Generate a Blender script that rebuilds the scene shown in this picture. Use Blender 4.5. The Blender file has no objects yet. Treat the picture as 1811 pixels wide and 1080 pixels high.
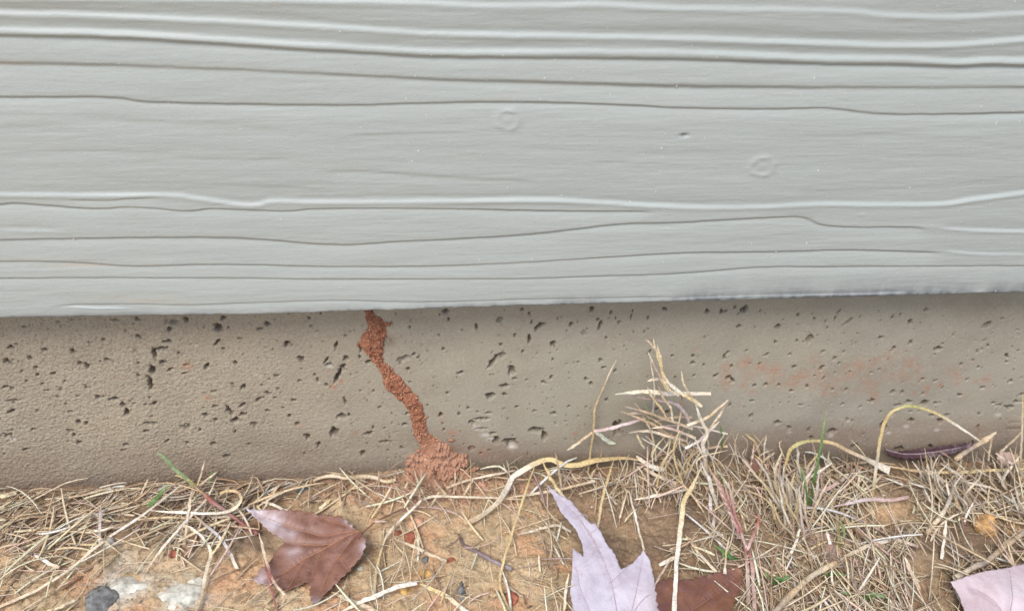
import bpy, math, random
import numpy as np
from mathutils import Vector, Matrix
from mathutils.geometry import delaunay_2d_cdt

# ------------------------------------------------------------------ camera, world, sun, exposure
scn = bpy.context.scene
PW, PH = 1811.0, 1080.0                      # photograph's size in pixels
FPX = PW / 2 / math.tan(math.radians(30))
YAW, PITCH, ROLL, DIST = math.radians(5.675), math.radians(35), math.radians(1.7906), 0.4957
EDGE_Y, EDGE_Z = -0.027, 0.1566              # front face and bottom edge of the siding board
F = np.array([math.sin(YAW) * math.cos(PITCH), math.cos(YAW) * math.cos(PITCH), -math.sin(PITCH)])
R0 = np.cross(F, [0, 0, 1.0]); R0 /= np.linalg.norm(R0); U0 = np.cross(R0, F)
RV = R0 * math.cos(ROLL) + U0 * math.sin(ROLL); UV = -R0 * math.sin(ROLL) + U0 * math.cos(ROLL)
CAM = np.array([0, EDGE_Y, 0.1575]) - F * DIST
cam = bpy.data.cameras.new('camera'); camo = bpy.data.objects.new('camera', cam)
scn.collection.objects.link(camo)
camo.matrix_world = Matrix(((RV[0], UV[0], -F[0], CAM[0]), (RV[1], UV[1], -F[1], CAM[1]),
                            (RV[2], UV[2], -F[2], CAM[2]), (0, 0, 0, 1)))
cam.sensor_width = 36; cam.lens = 18 / math.tan(math.radians(30))
cam.clip_start = 0.01; cam.clip_end = 100
cam.dof.use_dof = True; cam.dof.focus_distance = 0.485; cam.dof.aperture_fstop = 11
scn.camera = camo

SUN_EL, SUN_AZ = math.radians(54), math.radians(205)      # azimuth clockwise from +y: in front of the wall, a little left
world = bpy.data.worlds.new('World'); scn.world = world; world.use_nodes = True
wn = world.node_tree; bg = wn.nodes['Background']
sky = wn.nodes.new('ShaderNodeTexSky'); sky.sky_type = 'NISHITA'; sky.sun_disc = False
sky.sun_elevation = SUN_EL; sky.sun_rotation = SUN_AZ
sky.air_density = 1.0; sky.dust_density = 1.6; sky.ozone_density = 1.0
wn.links.new(sky.outputs[0], bg.inputs[0]); bg.inputs[1].default_value = 0.112
sun = bpy.data.lights.new('sun', 'SUN'); suno = bpy.data.objects.new('sun', sun)
scn.collection.objects.link(suno)
sun.energy = 1.5; sun.angle = math.radians(24); sun.color = (1.0, 0.945, 0.87)
sd = Vector((math.sin(SUN_AZ) * math.cos(SUN_EL), math.cos(SUN_AZ) * math.cos(SUN_EL), math.sin(SUN_EL)))
suno.rotation_euler = sd.to_track_quat('Z', 'Y').to_euler()
scn.view_settings.view_transform = 'Standard'; scn.view_settings.look = 'None'
scn.view_settings.exposure = 0.92; scn.view_settings.gamma = 1; scn.view_settings.use_curve_mapping = False

# ------------------------------------------------------------------ helpers
rng = np.random.default_rng(7); random.seed(7)
C = scn.collection
TAB = rng.random((256, 256)).astype(np.float64)


def vnoise(x, y):
    xi = np.floor(x).astype(int); yi = np.floor(y).astype(int)
    fx = x - xi; fy = y - yi
    fx = fx * fx * fx * (fx * (fx * 6 - 15) + 10); fy = fy * fy * fy * (fy * (fy * 6 - 15) + 10)
    x0 = xi & 255; x1 = (xi + 1) & 255; y0 = yi & 255; y1 = (yi + 1) & 255
    a = TAB[x0, y0] * (1 - fx) + TAB[x1, y0] * fx
    b = TAB[x0, y1] * (1 - fx) + TAB[x1, y1] * fx
    return (a * (1 - fy) + b * fy) * 2 - 1


def fbm(x, y, octv=4, seed=0.0, gain=0.5):
    x = np.asarray(x, float); y = np.asarray(y, float)
    s = 0; a = 1; n = 0
    for k in range(octv):
        s = s + a * vnoise(x * 2 ** k + seed + k * 17.3, y * 2 ** k + seed * 1.7 + k * 9.1); n += a; a *= gain
    return s / n


def sstep(a, b, v):
    t = np.clip((v - a) / (b - a), 0, 1)
    return t * t * (3 - 2 * t)


def ray(px, py):
    px = np.asarray(px, float)[..., None]; py = np.asarray(py, float)[..., None]
    return F * FPX + RV * (px - PW / 2) - UV * (py - PH / 2)


def on_y(px, py, y):
    d = ray(px, py); t = (y - CAM[1]) / d[..., 1]
    return CAM + d * t[..., None]


def on_z(px, py, z=0.0):
    d = ray(px, py); t = (z - CAM[2]) / d[..., 2]
    return CAM + d * t[..., None]


def on_plane(px, py, p0, n):
    d = ray(px, py); n = np.asarray(n, float); t = ((np.asarray(p0) - CAM) @ n) / (d @ n)
    return CAM + d * t[..., None]


def ground_z(x, y):
    x = np.asarray(x, float); y = np.asarray(y, float)
    z = 0.004 * fbm(x * 14, y * 14, 3, 3.1) + 0.0016 * fbm(x * 90, y * 90, 3, 8.2)
    z = z * sstep(0.004, -0.02, y) + 0.0008 * fbm(x * 60, y * 60, 2, 1.0)
    z = z - 0.007 * sstep(0.19, 0.24, x) * sstep(-0.022, -0.004, y)          # hollow at the wall's foot, right
    z = z + 0.004 * np.exp(-((x + 0.06) ** 2 + (y + 0.0) ** 2) / 0.0012)
    return z


def on_g(px, py, h=0.0):
    """the ground under a pixel, raised by h"""
    p = on_z(px, py, 0.0)
    for _ in range(3):
        z = ground_z(p[..., 0], p[..., 1]) + h
        d = ray(px, py); t = (z - CAM[2]) / d[..., 2]
        p = CAM + d * t[..., None]
    return p


def tag(o, label=None, cat=None, group=None, kind=None):
    if label: o['label'] = label
    if cat: o['category'] = cat
    if group: o['group'] = group
    if kind: o['kind'] = kind
    return o


def mesh_np(name, V, Fc, mat, parent=None, col=None, smooth=True, attrs=None):
    me = bpy.data.meshes.new(name)
    V = np.asarray(V, np.float32).reshape(-1, 3); Fc = np.asarray(Fc, np.int32)
    nf, k = Fc.shape
    me.vertices.add(len(V)); me.vertices.foreach_set('co', V.ravel())
    me.loops.add(nf * k); me.loops.foreach_set('vertex_index', Fc.ravel())
    me.polygons.add(nf); me.polygons.foreach_set('loop_start', np.arange(0, nf * k, k, dtype=np.int32))
    me.polygons.foreach_set('use_smooth', np.full(nf, smooth))
    if col is not None:
        a = me.color_attributes.new('Col', 'FLOAT_COLOR', 'POINT')
        cc = np.ones((len(V), 4), np.float32); cc[:, :3] = col; a.data.foreach_set('color', cc.ravel())
    for n, v in (attrs or {}).items():
        a = me.attributes.new(n, 'FLOAT', 'POINT'); a.data.foreach_set('value', np.asarray(v, np.float32).ravel())
    me.update(calc_edges=True); me.validate()
    me.materials.append(mat)
    o = bpy.data.objects.new(name, me); C.objects.link(o)
    if parent: o.parent = parent
    return o


def empty(name, loc):
    o = bpy.data.objects.new(name, None); C.objects.link(o); o.location = loc; o.empty_display_size = 0.01
    return o


def centred(o, parent=None):
    """move the mesh's origin to its base so that the object stands where it is"""
    me = o.data; n = len(me.vertices); v = np.empty(n * 3, np.float32); me.vertices.foreach_get('co', v); v = v.reshape(-1, 3)
    c = v.mean(0); c[2] = v[:, 2].min(); me.vertices.foreach_set('co', (v - c).ravel()); me.update()
    o.location = c.tolist() if parent is None else (c - np.array(parent.location)).tolist()
    return o


def grid_faces(nx, ny):
    i, j = np.meshgrid(np.arange(nx - 1), np.arange(ny - 1), indexing='ij')
    a = (i * ny + j).ravel()
    return np.stack([a, a + ny, a + ny + 1, a + 1], 1)


def catmull(P, n):
    P = np.asarray(P, float)
    if len(P) == 2:
        t = np.linspace(0, 1, n)[:, None]; return P[0] * (1 - t) + P[1] * t
    Q = np.vstack([2 * P[0] - P[1], P, 2 * P[-1] - P[-2]])
    L = np.r_[0, np.cumsum(np.linalg.norm(np.diff(P, axis=0), axis=1) ** 0.7)]
    u = np.linspace(0, L[-1], n); out = []
    for x in u:
        k = min(np.searchsorted(L, x, side='right') - 1, len(P) - 2); k = max(k, 0)
        t = (x - L[k]) / max(L[k + 1] - L[k], 1e-12)
        p0, p1, p2, p3 = Q[k], Q[k + 1], Q[k + 2], Q[k + 3]
        out.append(0.5 * (2 * p1 + (p2 - p0) * t + (2 * p0 - 5 * p1 + 4 * p2 - p3) * t * t + (3 * p1 - p0 - 3 * p2 + p3) * t ** 3))
    return np.array(out)


# ------------------------------------------------------------------ materials
def new_mat(name):
    m = bpy.data.materials.new(name); m.use_nodes = True
    nt = m.node_tree; b = nt.nodes['Principled BSDF']
    return m, nt, b


def N(nt, typ, **kw):
    n = nt.nodes.new(typ)
    for k, v in kw.items():
        if k.startswith('i_'):
            n.inputs[k[2:].replace('_', ' ')].default_value = v
        else:
            setattr(n, k, v)
    return n


def noise(nt, scale, detail=4, rough=0.6, vec=None, dist=0.0):
    n = N(nt, 'ShaderNodeTexNoise'); n.inputs['Scale'].default_value = scale; n.inputs['Detail'].default_value = detail
    n.inputs['Roughness'].default_value = rough; n.inputs['Distortion'].default_value = dist
    if vec is not None: nt.links.new(vec, n.inputs['Vector'])
    return n.outputs['Fac']


def ramp(nt, fac, stops):
    r = N(nt, 'ShaderNodeValToRGB'); e = r.color_ramp.elements
    while len(e) < len(stops): e.new(0.5)
    for el, (p, c) in zip(e, stops):
        el.position = p; el.color = (c, c, c, 1) if isinstance(c, (int, float)) else (*c, 1)
    nt.links.new(fac, r.inputs[0]); return r.outputs[0]


def mix(nt, fac, a, b, blend='MIX'):
    m = N(nt, 'ShaderNodeMix', data_type='RGBA', blend_type=blend)
    for sock, v in ((m.inputs[0], fac), (m.inputs[6], a), (m.inputs[7], b)):
        if isinstance(v, bpy.types.NodeSocket): nt.links.new(v, sock)
        elif isinstance(v, (int, float)): sock.default_value = v
        else: sock.default_value = (*v, 1)
    return m.outputs[2]


def bump(nt, b, h, strength, dist):
    n = N(nt, 'ShaderNodeBump'); n.inputs['Strength'].default_value = strength; n.inputs['Distance'].default_value = dist
    nt.links.new(h, n.inputs['Height']); nt.links.new(n.outputs[0], b.inputs['Normal'])


def attr(nt, name, out='Fac'):
    a = N(nt, 'ShaderNodeAttribute', attribute_name=name); return a.outputs[out]


def objvec(nt, scale=(1, 1, 1)):
    tc = N(nt, 'ShaderNodeNewGeometry'); mp = N(nt, 'ShaderNodeMapping'); mp.inputs['Scale'].default_value = scale
    nt.links.new(tc.outputs['Position'], mp.inputs[0]); return mp.outputs[0]


# painted siding
M_PAINT, nt, b = new_mat('grey_paint')
v = objvec(nt, (1, 1, 1)); vs = objvec(nt, (4, 1, 30))
c = mix(nt, noise(nt, 9, 5, 0.6, v), (0.350, 0.384, 0.365), (0.389, 0.420, 0.398))
c = mix(nt, ramp(nt, noise(nt, 6, 6, 0.7, vs), [(0.45, 0.0), (0.8, 0.55)]), c, (0.345, 0.365, 0.34))
c = mix(nt, attr(nt, 'warm'), c, (0.42, 0.35, 0.27))
c = mix(nt, ramp(nt, noise(nt, 35, 6, 0.7, objvec(nt, (.5, 1, 2.5))), [(0.5, 0.0), (0.72, 0.22)]), c, (0.40, 0.38, 0.34))
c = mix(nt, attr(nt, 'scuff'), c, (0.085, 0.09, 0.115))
c = mix(nt, ramp(nt, noise(nt, 1600, 2, 0.6, v), [(0.3, 0.12), (0.5, 0.0)]), c, (0.35, 0.36, 0.35))
nt.links.new(c, b.inputs['Base Color']); b.inputs['Roughness'].default_value = 0.42
b.inputs['Specular IOR Level'].default_value = 0.35
hh = N(nt, 'ShaderNodeMath', operation='ADD'); nt.links.new(noise(nt, 1300, 3, 0.6, v), hh.inputs[0])
nt.links.new(noise(nt, 160, 5, 0.65, objvec(nt, (0.35, 1, 1))), hh.inputs[1])
bump(nt, b, hh.outputs[0], 0.38, 0.0005)

M_SPECK, nt, b = new_mat('pale_grit'); b.inputs['Base Color'].default_value = (0.58, 0.57, 0.50, 1); b.inputs['Roughness'].default_value = 0.7

# concrete
M_CONC, nt, b = new_mat('old_concrete')
v = objvec(nt)
c = mix(nt, noise(nt, 22, 6, 0.62, v), (0.290, 0.262, 0.200), (0.388, 0.352, 0.276))
c = mix(nt, ramp(nt, noise(nt, 7, 4, 0.6, v), [(0.4, 0.0), (0.7, 0.7)]), c, (0.335, 0.318, 0.262))
c = mix(nt, attr(nt, 'warm'), c, (0.385, 0.315, 0.228))
c = mix(nt, attr(nt, 'dirt'), c, mix(nt, noise(nt, 60, 5, 0.7, v), (0.16, 0.105, 0.072), (0.26, 0.178, 0.13)))
c = mix(nt, attr(nt, 'moss'), c, (0.11, 0.10, 0.055))
c = mix(nt, attr(nt, 'rust'), c, (0.42, 0.16, 0.08))
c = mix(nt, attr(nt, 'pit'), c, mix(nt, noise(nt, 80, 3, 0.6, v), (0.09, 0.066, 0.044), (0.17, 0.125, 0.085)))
c = mix(nt, attr(nt, 'pale'), c, (0.55, 0.50, 0.44))
gm_ = N(nt, 'ShaderNodeMath', operation='MULTIPLY'); nt.links.new(ramp(nt, noise(nt, 850, 4, 0.75, v), [(0.36, 0.8), (0.5, 0.0)]), gm_.inputs[0]); nt.links.new(attr(nt, 'grain'), gm_.inputs[1])
c = mix(nt, gm_.outputs[0], c, (0.17, 0.135, 0.10))
c = mix(nt, ramp(nt, noise(nt, 16, 5, 0.65, v, 1.0), [(0.45, 0.0), (0.7, 0.5)]), c, (0.25, 0.215, 0.168))
c = mix(nt, ramp(nt, noise(nt, 700, 3, 0.7, v), [(0.54, 0.0), (0.7, 0.6)]), c, (0.45, 0.40, 0.33))
nt.links.new(c, b.inputs['Base Color']); b.inputs['Roughness'].default_value = 0.9; b.inputs['Specular IOR Level'].default_value = 0.2
bump(nt, b, noise(nt, 900, 5, 0.75, v), 0.2, 0.0005)

# mud of the shelter tube
M_MUD, nt, b = new_mat('red_mud')
v = objvec(nt)
c = mix(nt, ramp(nt, noise(nt, 420, 5, 0.75, v), [(0.3, 0.0), (0.7, 1.0)]), (0.24, 0.092, 0.050), (0.56, 0.265, 0.16))
c = mix(nt, attr(nt, 'lite'), c, mix(nt, noise(nt, 300, 4, 0.7, v), (0.46, 0.25, 0.165), (0.68, 0.42, 0.29)))
nt.links.new(c, b.inputs['Base Color']); b.inputs['Roughness'].default_value = 0.95; b.inputs['Specular IOR Level'].default_value = 0.1
bump(nt, b, noise(nt, 700, 4, 0.8, v), 0.9, 0.0014)

# soil
M_SOIL, nt, b = new_mat('sandy_clay')
v = objvec(nt)
c = mix(nt, ramp(nt, noise(nt, 45, 6, 0.7, v), [(0.35, 0.0), (0.65, 1.0)]), (0.48, 0.35, 0.205), (0.70, 0.54, 0.34))
c = mix(nt, ramp(nt, noise(nt, 24, 5, 0.6, objvec(nt, (1, 1.3, 1))), [(0.46, 0.0), (0.62, 0.9)]), c, (0.66, 0.385, 0.22))
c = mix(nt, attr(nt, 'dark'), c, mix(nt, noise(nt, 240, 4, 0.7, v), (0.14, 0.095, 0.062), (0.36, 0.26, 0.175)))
c = mix(nt, attr(nt, 'red'), c, (0.36, 0.185, 0.12))
c = mix(nt, attr(nt, 'pale'), c, (0.62, 0.60, 0.52))
c = mix(nt, ramp(nt, noise(nt, 800, 3, 0.7, v), [(0.33, 0.75), (0.5, 0.0)]), c, (0.22, 0.14, 0.085))
c = mix(nt, ramp(nt, noise(nt, 620, 3, 0.7, v), [(0.6, 0.0), (0.72, 0.6)]), c, (0.66, 0.54, 0.38))
nt.links.new(c, b.inputs['Base Color']); b.inputs['Roughness'].default_value = 0.95; b.inputs['Specular IOR Level'].default_value = 0.15
bump(nt, b, noise(nt, 520, 6, 0.75, v), 0.8, 0.0016)

# straw: colour is each blade's own (Col), with fibre streaks
M_STRAW, nt, b = new_mat('dry_grass')
c = attr(nt, 'Col', 'Color')
c = mix(nt, ramp(nt, noise(nt, 700, 4, 0.7, objvec(nt)), [(0.35, 0.75), (0.62, 0.0)]), c, mix(nt, 1.0, c, (0.5, 0.42, 0.36), 'MULTIPLY'))
nt.links.new(c, b.inputs['Base Color']); b.inputs['Roughness'].default_value = 0.5; b.inputs['Specular IOR Level'].default_value = 0.4
bump(nt, b, noise(nt, 1500, 2, 0.6, objvec(nt)), 0.4, 0.0004)

M_GRIT, nt, b = new_mat('loose_grit')
nt.links.new(attr(nt, 'Col', 'Color'), b.inputs['Base Color']); b.inputs['Roughness'].default_value = 0.85


def leaf_mat(name, a, bb, spots, rough=0.45, spot_amt=0.6):
    m, nt, b = new_mat(name); v = objvec(nt)
    c = mix(nt, ramp(nt, noise(nt, 55, 5, 0.65, v, 0.6), [(0.35, 0.0), (0.65, 1.0)]), a, bb)
    c = mix(nt, ramp(nt, noise(nt, 130, 5, 0.7, v), [(0.55, 0.0), (0.7, spot_amt)]), c, spots)
    c = mix(nt, attr(nt, 'tip'), c, (0.55, 0.49, 0.53))  # pale leaf patches, plus whitish sheen painted into the leaf colour
    nt.links.new(c, b.inputs['Base Color']); b.inputs['Roughness'].default_value = rough
    vo = N(nt, 'ShaderNodeTexVoronoi', feature='DISTANCE_TO_EDGE'); vo.inputs['Scale'].default_value = 420
    nt.links.new(v, vo.inputs['Vector'])
    bump(nt, b, vo.outputs['Distance'], 0.35, 0.0006)
    return m


M_LEAF_RED = leaf_mat('red_brown_leaf', (0.17, 0.078, 0.052), (0.30, 0.155, 0.115), (0.10, 0.045, 0.032), 0.52, 0.85)
M_LEAF_LILAC = leaf_mat('lilac_leaf', (0.35, 0.305, 0.355), (0.50, 0.46, 0.52), (0.32, 0.235, 0.26), 0.6, 0.7)
M_LEAF_PINK = leaf_mat('pink_leaf', (0.44, 0.33, 0.34), (0.56, 0.46, 0.48), (0.34, 0.21, 0.18), 0.6, 0.4)
M_LEAF_RUST = leaf_mat('rust_leaf', (0.13, 0.055, 0.045), (0.22, 0.10, 0.055), (0.15, 0.075, 0.10), 0.45, 0.9)
M_LEAF_PURPLE = leaf_mat('purple_leaf', (0.045, 0.018, 0.02), (0.10, 0.05, 0.06), (0.26, 0.17, 0.21))
M_LEAF_DULL = leaf_mat('dull_leaf', (0.40, 0.26, 0.20), (0.50, 0.35, 0.28), (0.30, 0.19, 0.14), 0.7)


def plain(name, col, rough=0.6, var=0.35, sc=350):
    m, nt, b = new_mat(name); v = objvec(nt)
    c = mix(nt, ramp(nt, noise(nt, sc, 5, 0.7, v), [(0.35, 0.0), (0.65, 1.0)]), tuple(x * (1 - var) for x in col), tuple(min(0.85, x * (1 + var)) for x in col))
    nt.links.new(c, b.inputs['Base Color']); b.inputs['Roughness'].default_value = rough
    bump(nt, b, noise(nt, 900, 4, 0.7, v), 0.5, 0.0006)
    return m


M_VEIN_O = plain('orange_vein', (0.36, 0.17, 0.09), 0.5, 0.2)
M_VEIN_D = plain('dull_vein', (0.40, 0.31, 0.34), 0.5, 0.2)
M_TWIG = plain('grey_twig', (0.17, 0.125, 0.115), 0.8)
M_STONES = {'orange': plain('orange_stone', (0.50, 0.29, 0.12), .9, .5, 160), 'red': plain('red_stone', (0.34, 0.12, 0.07), .9, .5, 260),
            'grey': plain('dark_stone', (0.16, 0.16, 0.155), 0.9, 0.7, 170), 'pale': plain('pale_stone', (0.58, 0.56, 0.48), 0.9, 0.45, 150),
            'pink': plain('pink_stone', (0.56, 0.32, 0.20)), 'yellow': plain('yellow_stone', (0.60, 0.38, 0.13), .9, .4, 200)}

# ------------------------------------------------------------------ ground
xs = np.r_[[-40, -15, -6, -3, -1.6, -1.0, -0.75, -0.6, -0.52, -0.46], np.arange(-0.42, 0.42, 0.0009), [0.46, 0.52, 0.6, 0.75, 1.0, 1.6, 3, 6, 15, 40]]
ys = np.r_[[-40, -15, -6, -3, -1.6, -1.0, -0.7, -0.5, -0.4, -0.3], np.linspace(-0.26, -0.15, 50, endpoint=False), np.arange(-0.15, 0.006, 0.0008), [0.02, 0.06]]
X, Y = np.meshgrid(xs, ys, indexing='ij')
Z = ground_z(X, Y)
near = sstep(0.9, 0.4, np.abs(X)) * sstep(-0.6, -0.3, Y)
Z += near * (0.0022 * np.abs(fbm(X * 110, Y * 110, 3, 25.5)) + 0.0019 * fbm(X * 300, Y * 300, 4, 5.5, 0.7) + 0.0009 * np.maximum(0, fbm(X * 160, Y * 160, 2, 2.2)))


def blob(px, py, r, X=X, Y=Y, sy=1.0):
    p = on_g(px, py); return np.exp(-(((X - p[0]) ** 2 + ((Y - p[1]) * sy) ** 2) / r ** 2))


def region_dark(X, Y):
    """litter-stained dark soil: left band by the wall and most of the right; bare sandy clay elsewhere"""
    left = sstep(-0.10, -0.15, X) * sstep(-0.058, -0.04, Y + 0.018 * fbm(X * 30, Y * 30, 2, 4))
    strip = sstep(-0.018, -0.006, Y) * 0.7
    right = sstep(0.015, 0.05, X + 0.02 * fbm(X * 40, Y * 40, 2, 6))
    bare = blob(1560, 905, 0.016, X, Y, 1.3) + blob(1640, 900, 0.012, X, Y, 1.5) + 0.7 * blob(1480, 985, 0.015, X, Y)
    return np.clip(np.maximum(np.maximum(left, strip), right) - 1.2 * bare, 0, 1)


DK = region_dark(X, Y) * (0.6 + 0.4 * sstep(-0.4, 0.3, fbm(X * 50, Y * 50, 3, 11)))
RED = np.clip(0.95 * blob(780, 870, 0.017) + 0.5 * blob(700, 880, 0.02) + 0.35 * blob(860, 860, 0.015), 0, 1) * (0.6 + 0.4 * fbm(X * 200, Y * 200, 2, 9))
PALE = np.clip(1.3 * blob(215, 1035, 0.014) + 1.2 * blob(330, 1050, 0.014) + 0.4 * blob(215, 975, 0.008), 0, 1) * sstep(-0.5, 0.1, fbm(X * 120, Y * 120, 3, 13))
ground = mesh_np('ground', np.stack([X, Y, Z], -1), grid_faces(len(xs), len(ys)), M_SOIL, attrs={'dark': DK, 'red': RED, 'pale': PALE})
tag(ground, kind='structure')

# ------------------------------------------------------------------ concrete foundation with its pits
wx = np.r_[[-6, -3, -1.5, -0.9, -0.6, -0.48, -0.40], np.arange(-0.345, 0.355, 0.00056), [0.40, 0.48, 0.6, 0.9, 1.5, 3, 6]]
wz = np.r_[[-0.08, -0.03, -0.016], np.arange(-0.010, 0.186, 0.00052)]
WX, WZ = np.meshgrid(wx, wz, indexing='ij')
inx = sstep(0.42, 0.36, np.abs(WX))
depth = np.zeros_like(WX); pitm = np.zeros_like(WX); palem = np.zeros_like(WX)
ZS = 3.937
pits = []   # (px, py, rx, ry, angle, depth factor)


def zp(ox, lst, oy=540):
    for t in lst:
        x, y, rx, ry = t[:4]; a = t[4] if len(t) > 4 else 0; d = t[5] if len(t) > 5 else 1
        pits.append((ox + x / ZS, oy + y / ZS, rx / ZS, ry / ZS, a, d))


# angle: degrees, image up-right positive
zp(0, [(170, 147, 18, 10), (85, 290, 28, 16, 20), (115, 265, 14, 9), (45, 385, 16, 22, -40), (75, 402, 22, 16), (210, 365, 20, 18), (320, 310, 18, 14),
       (515, 320, 18, 20), (625, 255, 18, 14), (555, 400, 15, 17), (607, 418, 18, 22), (757, 378, 16, 28, 60), (255, 435, 18, 12), (262, 482, 16, 14),
       (370, 475, 18, 12), (970, 215, 28, 16, -40), (955, 92, 20, 14), (720, 235, 14, 10), (1180, 160, 16, 18), (1165, 245, 32, 16, 10), (1200, 110, 36, 24, 0, .4),
       (1295, 100, 14, 20), (1515, 157, 32, 24, 20), (1555, 85, 22, 16), (1510, 262, 12, 30, -40), (1550, 303, 12, 14), (1120, 300, 58, 12, 5), (1075, 335, 16, 34),
       (1135, 400, 28, 14, 35), (1060, 450, 20, 34, -10), (1050, 545, 18, 48), (1030, 495, 12, 14), (1440, 420, 14, 26, -30), (1640, 398, 14, 14), (1185, 445, 10, 24, -50),
       (1290, 470, 24, 8, 25), (1300, 412, 24, 10, -30, .5), (40, 565, 24, 12, -10), (80, 578, 22, 12), (325, 592, 22, 8), (420, 588, 14, 16, 0, .5), (610, 573, 18, 10), (690, 640, 30, 14, -10),
       (790, 655, 34, 14, 20), (90, 665, 48, 9, 5), (855, 695, 16, 18), (885, 745, 18, 26), (80, 740, 34, 12, 25), (495, 742, 22, 12, 10), (260, 738, 24, 12, 0, .5),
       (1600, 730, 18, 36, 15), (1640, 795, 40, 20), (1700, 755, 30, 14, 35), (1690, 690, 34, 10, 35), (1430, 760, 22, 12), (1505, 793, 18, 15), (1500, 700, 20, 10),
       (1045, 820, 44, 13, -5), (1015, 873, 20, 12), (1295, 850, 30, 18, 10, .6), (1390, 870, 16, 12), (1635, 880, 10, 14), (55, 910, 36, 20), (485, 880, 26, 12), (235, 868, 20, 10), (510, 905, 12, 16),
       (545, 820, 16, 18), (600, 825, 12, 14), (175, 1008, 30, 10, 15), (555, 965, 16, 16), (880, 970, 24, 9), (860, 1008, 20, 9), (1165, 945, 24, 10, 30), (1305, 955, 12, 12), (1490, 968, 28, 16, -30),
       (1735, 967, 10, 10), (1580, 1052, 24, 12), (1775, 825, 20, 22, 0, .6), (1695, 560, 16, 24, -30), (1620, 540, 12, 9), (1490, 595, 26, 12, 20, .5), (450, 528, 12, 8), (185, 527, 11, 8),
       (295, 550, 12, 9), (965, 485, 12, 12), (965, 400, 12, 8), (1070, 685, 30, 10, 30), (1010, 693, 12, 10), (1040, 640, 10, 12), (700, 385, 8, 8), (1670, 230, 16, 9), (1590, 155, 8, 10), (1245, 330, 12, 10),
       (150, 460, 14, 7, 20), (405, 640, 14, 12, 0, .5), (460, 690, 16, 8), (545, 635, 12, 9), (930, 682, 12, 9), (905, 668, 10, 8), (800, 95, 20, 12, 0, .5), (410, 110, 20, 10, 0, .6), (1800, 165, 16, 10), (1790, 660, 14, 9)])
zp(450, [(40, 165, 20, 11, 0), (88, 132, 14, 20, 60), (228, 275, 30, 26), (328, 378, 26, 18), (570, 285, 14, 32, -15), (500, 385, 10, 30, -30), (520, 420, 26, 16), (637, 372, 16, 24), (620, 430, 20, 24, -20),
         (580, 495, 16, 50, -25), (635, 212, 14, 10), (390, 148, 10, 8), (378, 92, 10, 12), (460, 60, 7, 9), (240, 55, 10, 8), (740, 300, 13, 30, -12), (733, 362, 10, 16), (795, 393, 22, 12, 25),
         (150, 485, 20, 10), (95, 610, 24, 14, 25), (40, 645, 30, 9, 20), (105, 510, 9, 8), (165, 578, 11, 10), (270, 660, 20, 14), (440, 518, 8, 18), (500, 550, 14, 14), (420, 482, 8, 12), (320, 525, 16, 8),
         (328, 440, 9, 7), (630, 665, 8, 30, 10), (610, 770, 24, 26, -30, .7), (660, 763, 10, 14), (245, 768, 16, 12), (95, 735, 18, 10), (555, 888, 30, 40), (370, 912, 20, 18), (300, 825, 14, 14),
         (445, 970, 12, 24, -15), (795, 890, 36, 12, 15), (825, 850, 8, 14), (870, 708, 10, 10), (828, 595, 8, 10), (738, 598, 9, 7), (905, 855, 10, 6), (915, 952, 46, 8, 0), (755, 1028, 16, 20), (1022, 995, 14, 12, 30),
         (1050, 828, 20, 10), (1062, 748, 12, 12), (970, 605, 9, 9), (785, 962, 8, 8), (200, 710, 12, 7, 30), (350, 1030, 10, 10), (55, 550, 12, 8), (145, 640, 14, 8), (180, 605, 8, 7),
         (1040, 365, 50, 18, 30, .5), (1015, 395, 20, 20, 0, .5), (1110, 340, 20, 11, 40), (1070, 440, 12, 18), (1140, 360, 10, 9), (1425, 468, 24, 12, 5), (1315, 300, 13, 11), (1660, 390, 20, 52, -35, .7), (1720, 345, 22, 20, 0, .6), (1795, 460, 20, 34, 0, .8),
         (1735, 562, 34, 12, 10), (1645, 630, 24, 24), (1740, 622, 14, 13), (1300, 762, 22, 14, 30), (1425, 755, 7, 14), (1320, 865, 8, 12), (1487, 715, 9, 11), (1555, 740, 9, 8), (1630, 750, 22, 9, 10),
         (1580, 790, 54, 10, 0), (1515, 810, 22, 20), (1580, 855, 44, 9, 0, .6), (1660, 890, 20, 12), (1680, 935, 22, 22), (1770, 940, 50, 13, 0), (1790, 965, 30, 10), (1513, 995, 24, 13), (1575, 1025, 10, 10), (1635, 1005, 12, 7),
         (1710, 100, 20, 20, 0, .5), (1085, 150, 7, 14), (1350, 92, 7, 16), (1290, 60, 6, 10), (1330, 40, 18, 16), (1545, 150, 9, 28, 10), (1720, 272, 12, 12), (1345, 608, 10, 11), (1205, 690, 8, 8), (1085, 530, 9, 8)])
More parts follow.
